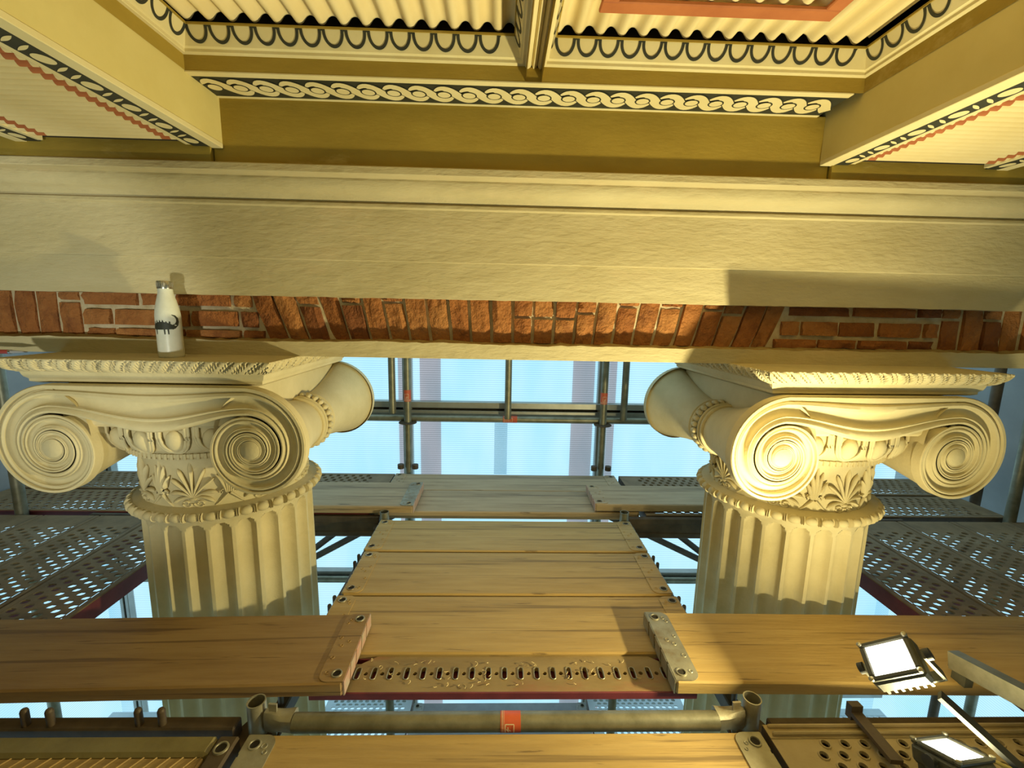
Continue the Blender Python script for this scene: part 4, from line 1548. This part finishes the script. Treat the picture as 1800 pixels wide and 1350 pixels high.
# ------------------------------------------------------------------ bottle and pen on the left capital
BX, BY, BZ = -1.094, 1.502, -.169
T = thing('drinking_bottle', 'white steel drinking bottle with a black dinosaur print on the left capital', 'bottle', (BX, BY, BZ), 0)
prof = [(.0001, .0), (.033, .0), (.0355, .003), (.0358, .010), (.0358, .120), (.0352, .138), (.0330, .156), (.0290, .176), (.0245, .194), (.0213, .207), (.0205, .216), (.0205, .222)]
MB().lathe(prof, 40).build('body', BOTTLE, T, 40)
cap = [(.0205, .2215), (.0222, .2225), (.0226, .2250), (.0226, .2440), (.0215, .2470), (.0001, .2475)]
cp = MB().lathe(cap, 32).build('cap', CHROME, T, 40)
gr = MB()
for k in range(28):
    a = 2 * pi * k / 28
    gr.tube((.0226 * cos(a), .0226 * sin(a), .228), (.0226 * cos(a), .0226 * sin(a), .242), .0005, 5)
gr.build('grip_ridges', CHROME, cp, 60, kind='stuff')


def bottle_r(z):
    for (ra, za), (rb, zb) in zip(prof[2:], prof[3:]):
        if za <= z <= zb:
            return ra + (rb - ra) * (z - za) / max(1e-6, zb - za)
    return .0358


dino = MB()
view = atan2(0 - BY, 0 - BX)          # print faces the viewer's side, a little to the left


def wrap(s_, t_, o):
    t_ = .104 + (t_ - .110) * 1.25
    r = bottle_r(t_) + .0006
    a = view - .30 + s_ * 1.25 / .0358
    return (r * cos(a), r * sin(a), t_)


def dstrip(center, widths):
    A, B = [], []
    for i, (s_, t_) in enumerate(center):
        p, q = center[max(0, i - 1)], center[min(len(center) - 1, i + 1)]
        dx, dz = q[0] - p[0], q[1] - p[1]
        l = sqrt(dx * dx + dz * dz) or 1
        A.append((s_ - dz / l * widths[i], t_ + dx / l * widths[i])); B.append((s_ + dz / l * widths[i], t_ - dx / l * widths[i]))
    dino.strip(A, B, wrap)


body = [(-.030 + .048 * i / 12, .106 + .004 * sin(pi * i / 12)) for i in range(13)]
dstrip(body, [.0035 + .0065 * sin(pi * min(1, (i + 2) / 15)) for i in range(13)])
tail = [(.014, .106), (.020, .108), (.026, .113), (.029, .121), (.028, .129), (.023, .135), (.016, .138)]
dstrip(tail, [.0062, .0055, .0045, .0037, .0030, .0022, .0007])
for k in range(6):
    x = -.026 + k * .0072
    hgt = .013 if k in (1, 2, 3) else .010
    dino.strip([(x - .0022, .112), (x - .002 + .0015, .112 + hgt)], [(x + .0022, .112), (x + .0022, .112 + hgt * .8)], wrap)
for x in (-.022, -.002, .006):
    dino.strip([(x - .0014, .101), (x - .0004, .088)], [(x + .0022, .101), (x + .0022, .088)], wrap)
dstrip([(-.030, .106), (-.036, .106), (-.041, .103)], [.0036, .0034, .002])
dino.build('dinosaur_print', BLACKP, T, None)

T = thing('pen', 'red pen with pale pointed tip lying on the left capital at the photo edge', 'pen', (-1.655, 1.525, -.1705), 0)
d = Vector((1, .10, 0)).normalized()
o = Vector((-1.69, 1.52, -.1635))
MB().tube(o - d * .075, o + d * .045, .0072, 14).build('barrel', PENRED, T, 40, world=True)
MB().tube(o + d * .045, o + d * .052, .0070, 14).build('ring', CHROME, T, 40, world=True)
MB().tube(o + d * .052, o + d * .100, .0060, 14, r1=.0014).build('tip', STUD, T, 40, world=True)

# ------------------------------------------------------------------ lift everything to floor level zero
for ob in list(scene.objects):
    if ob.parent is None and ob.type in ('MESH', 'EMPTY'):
        ob.location.z += H
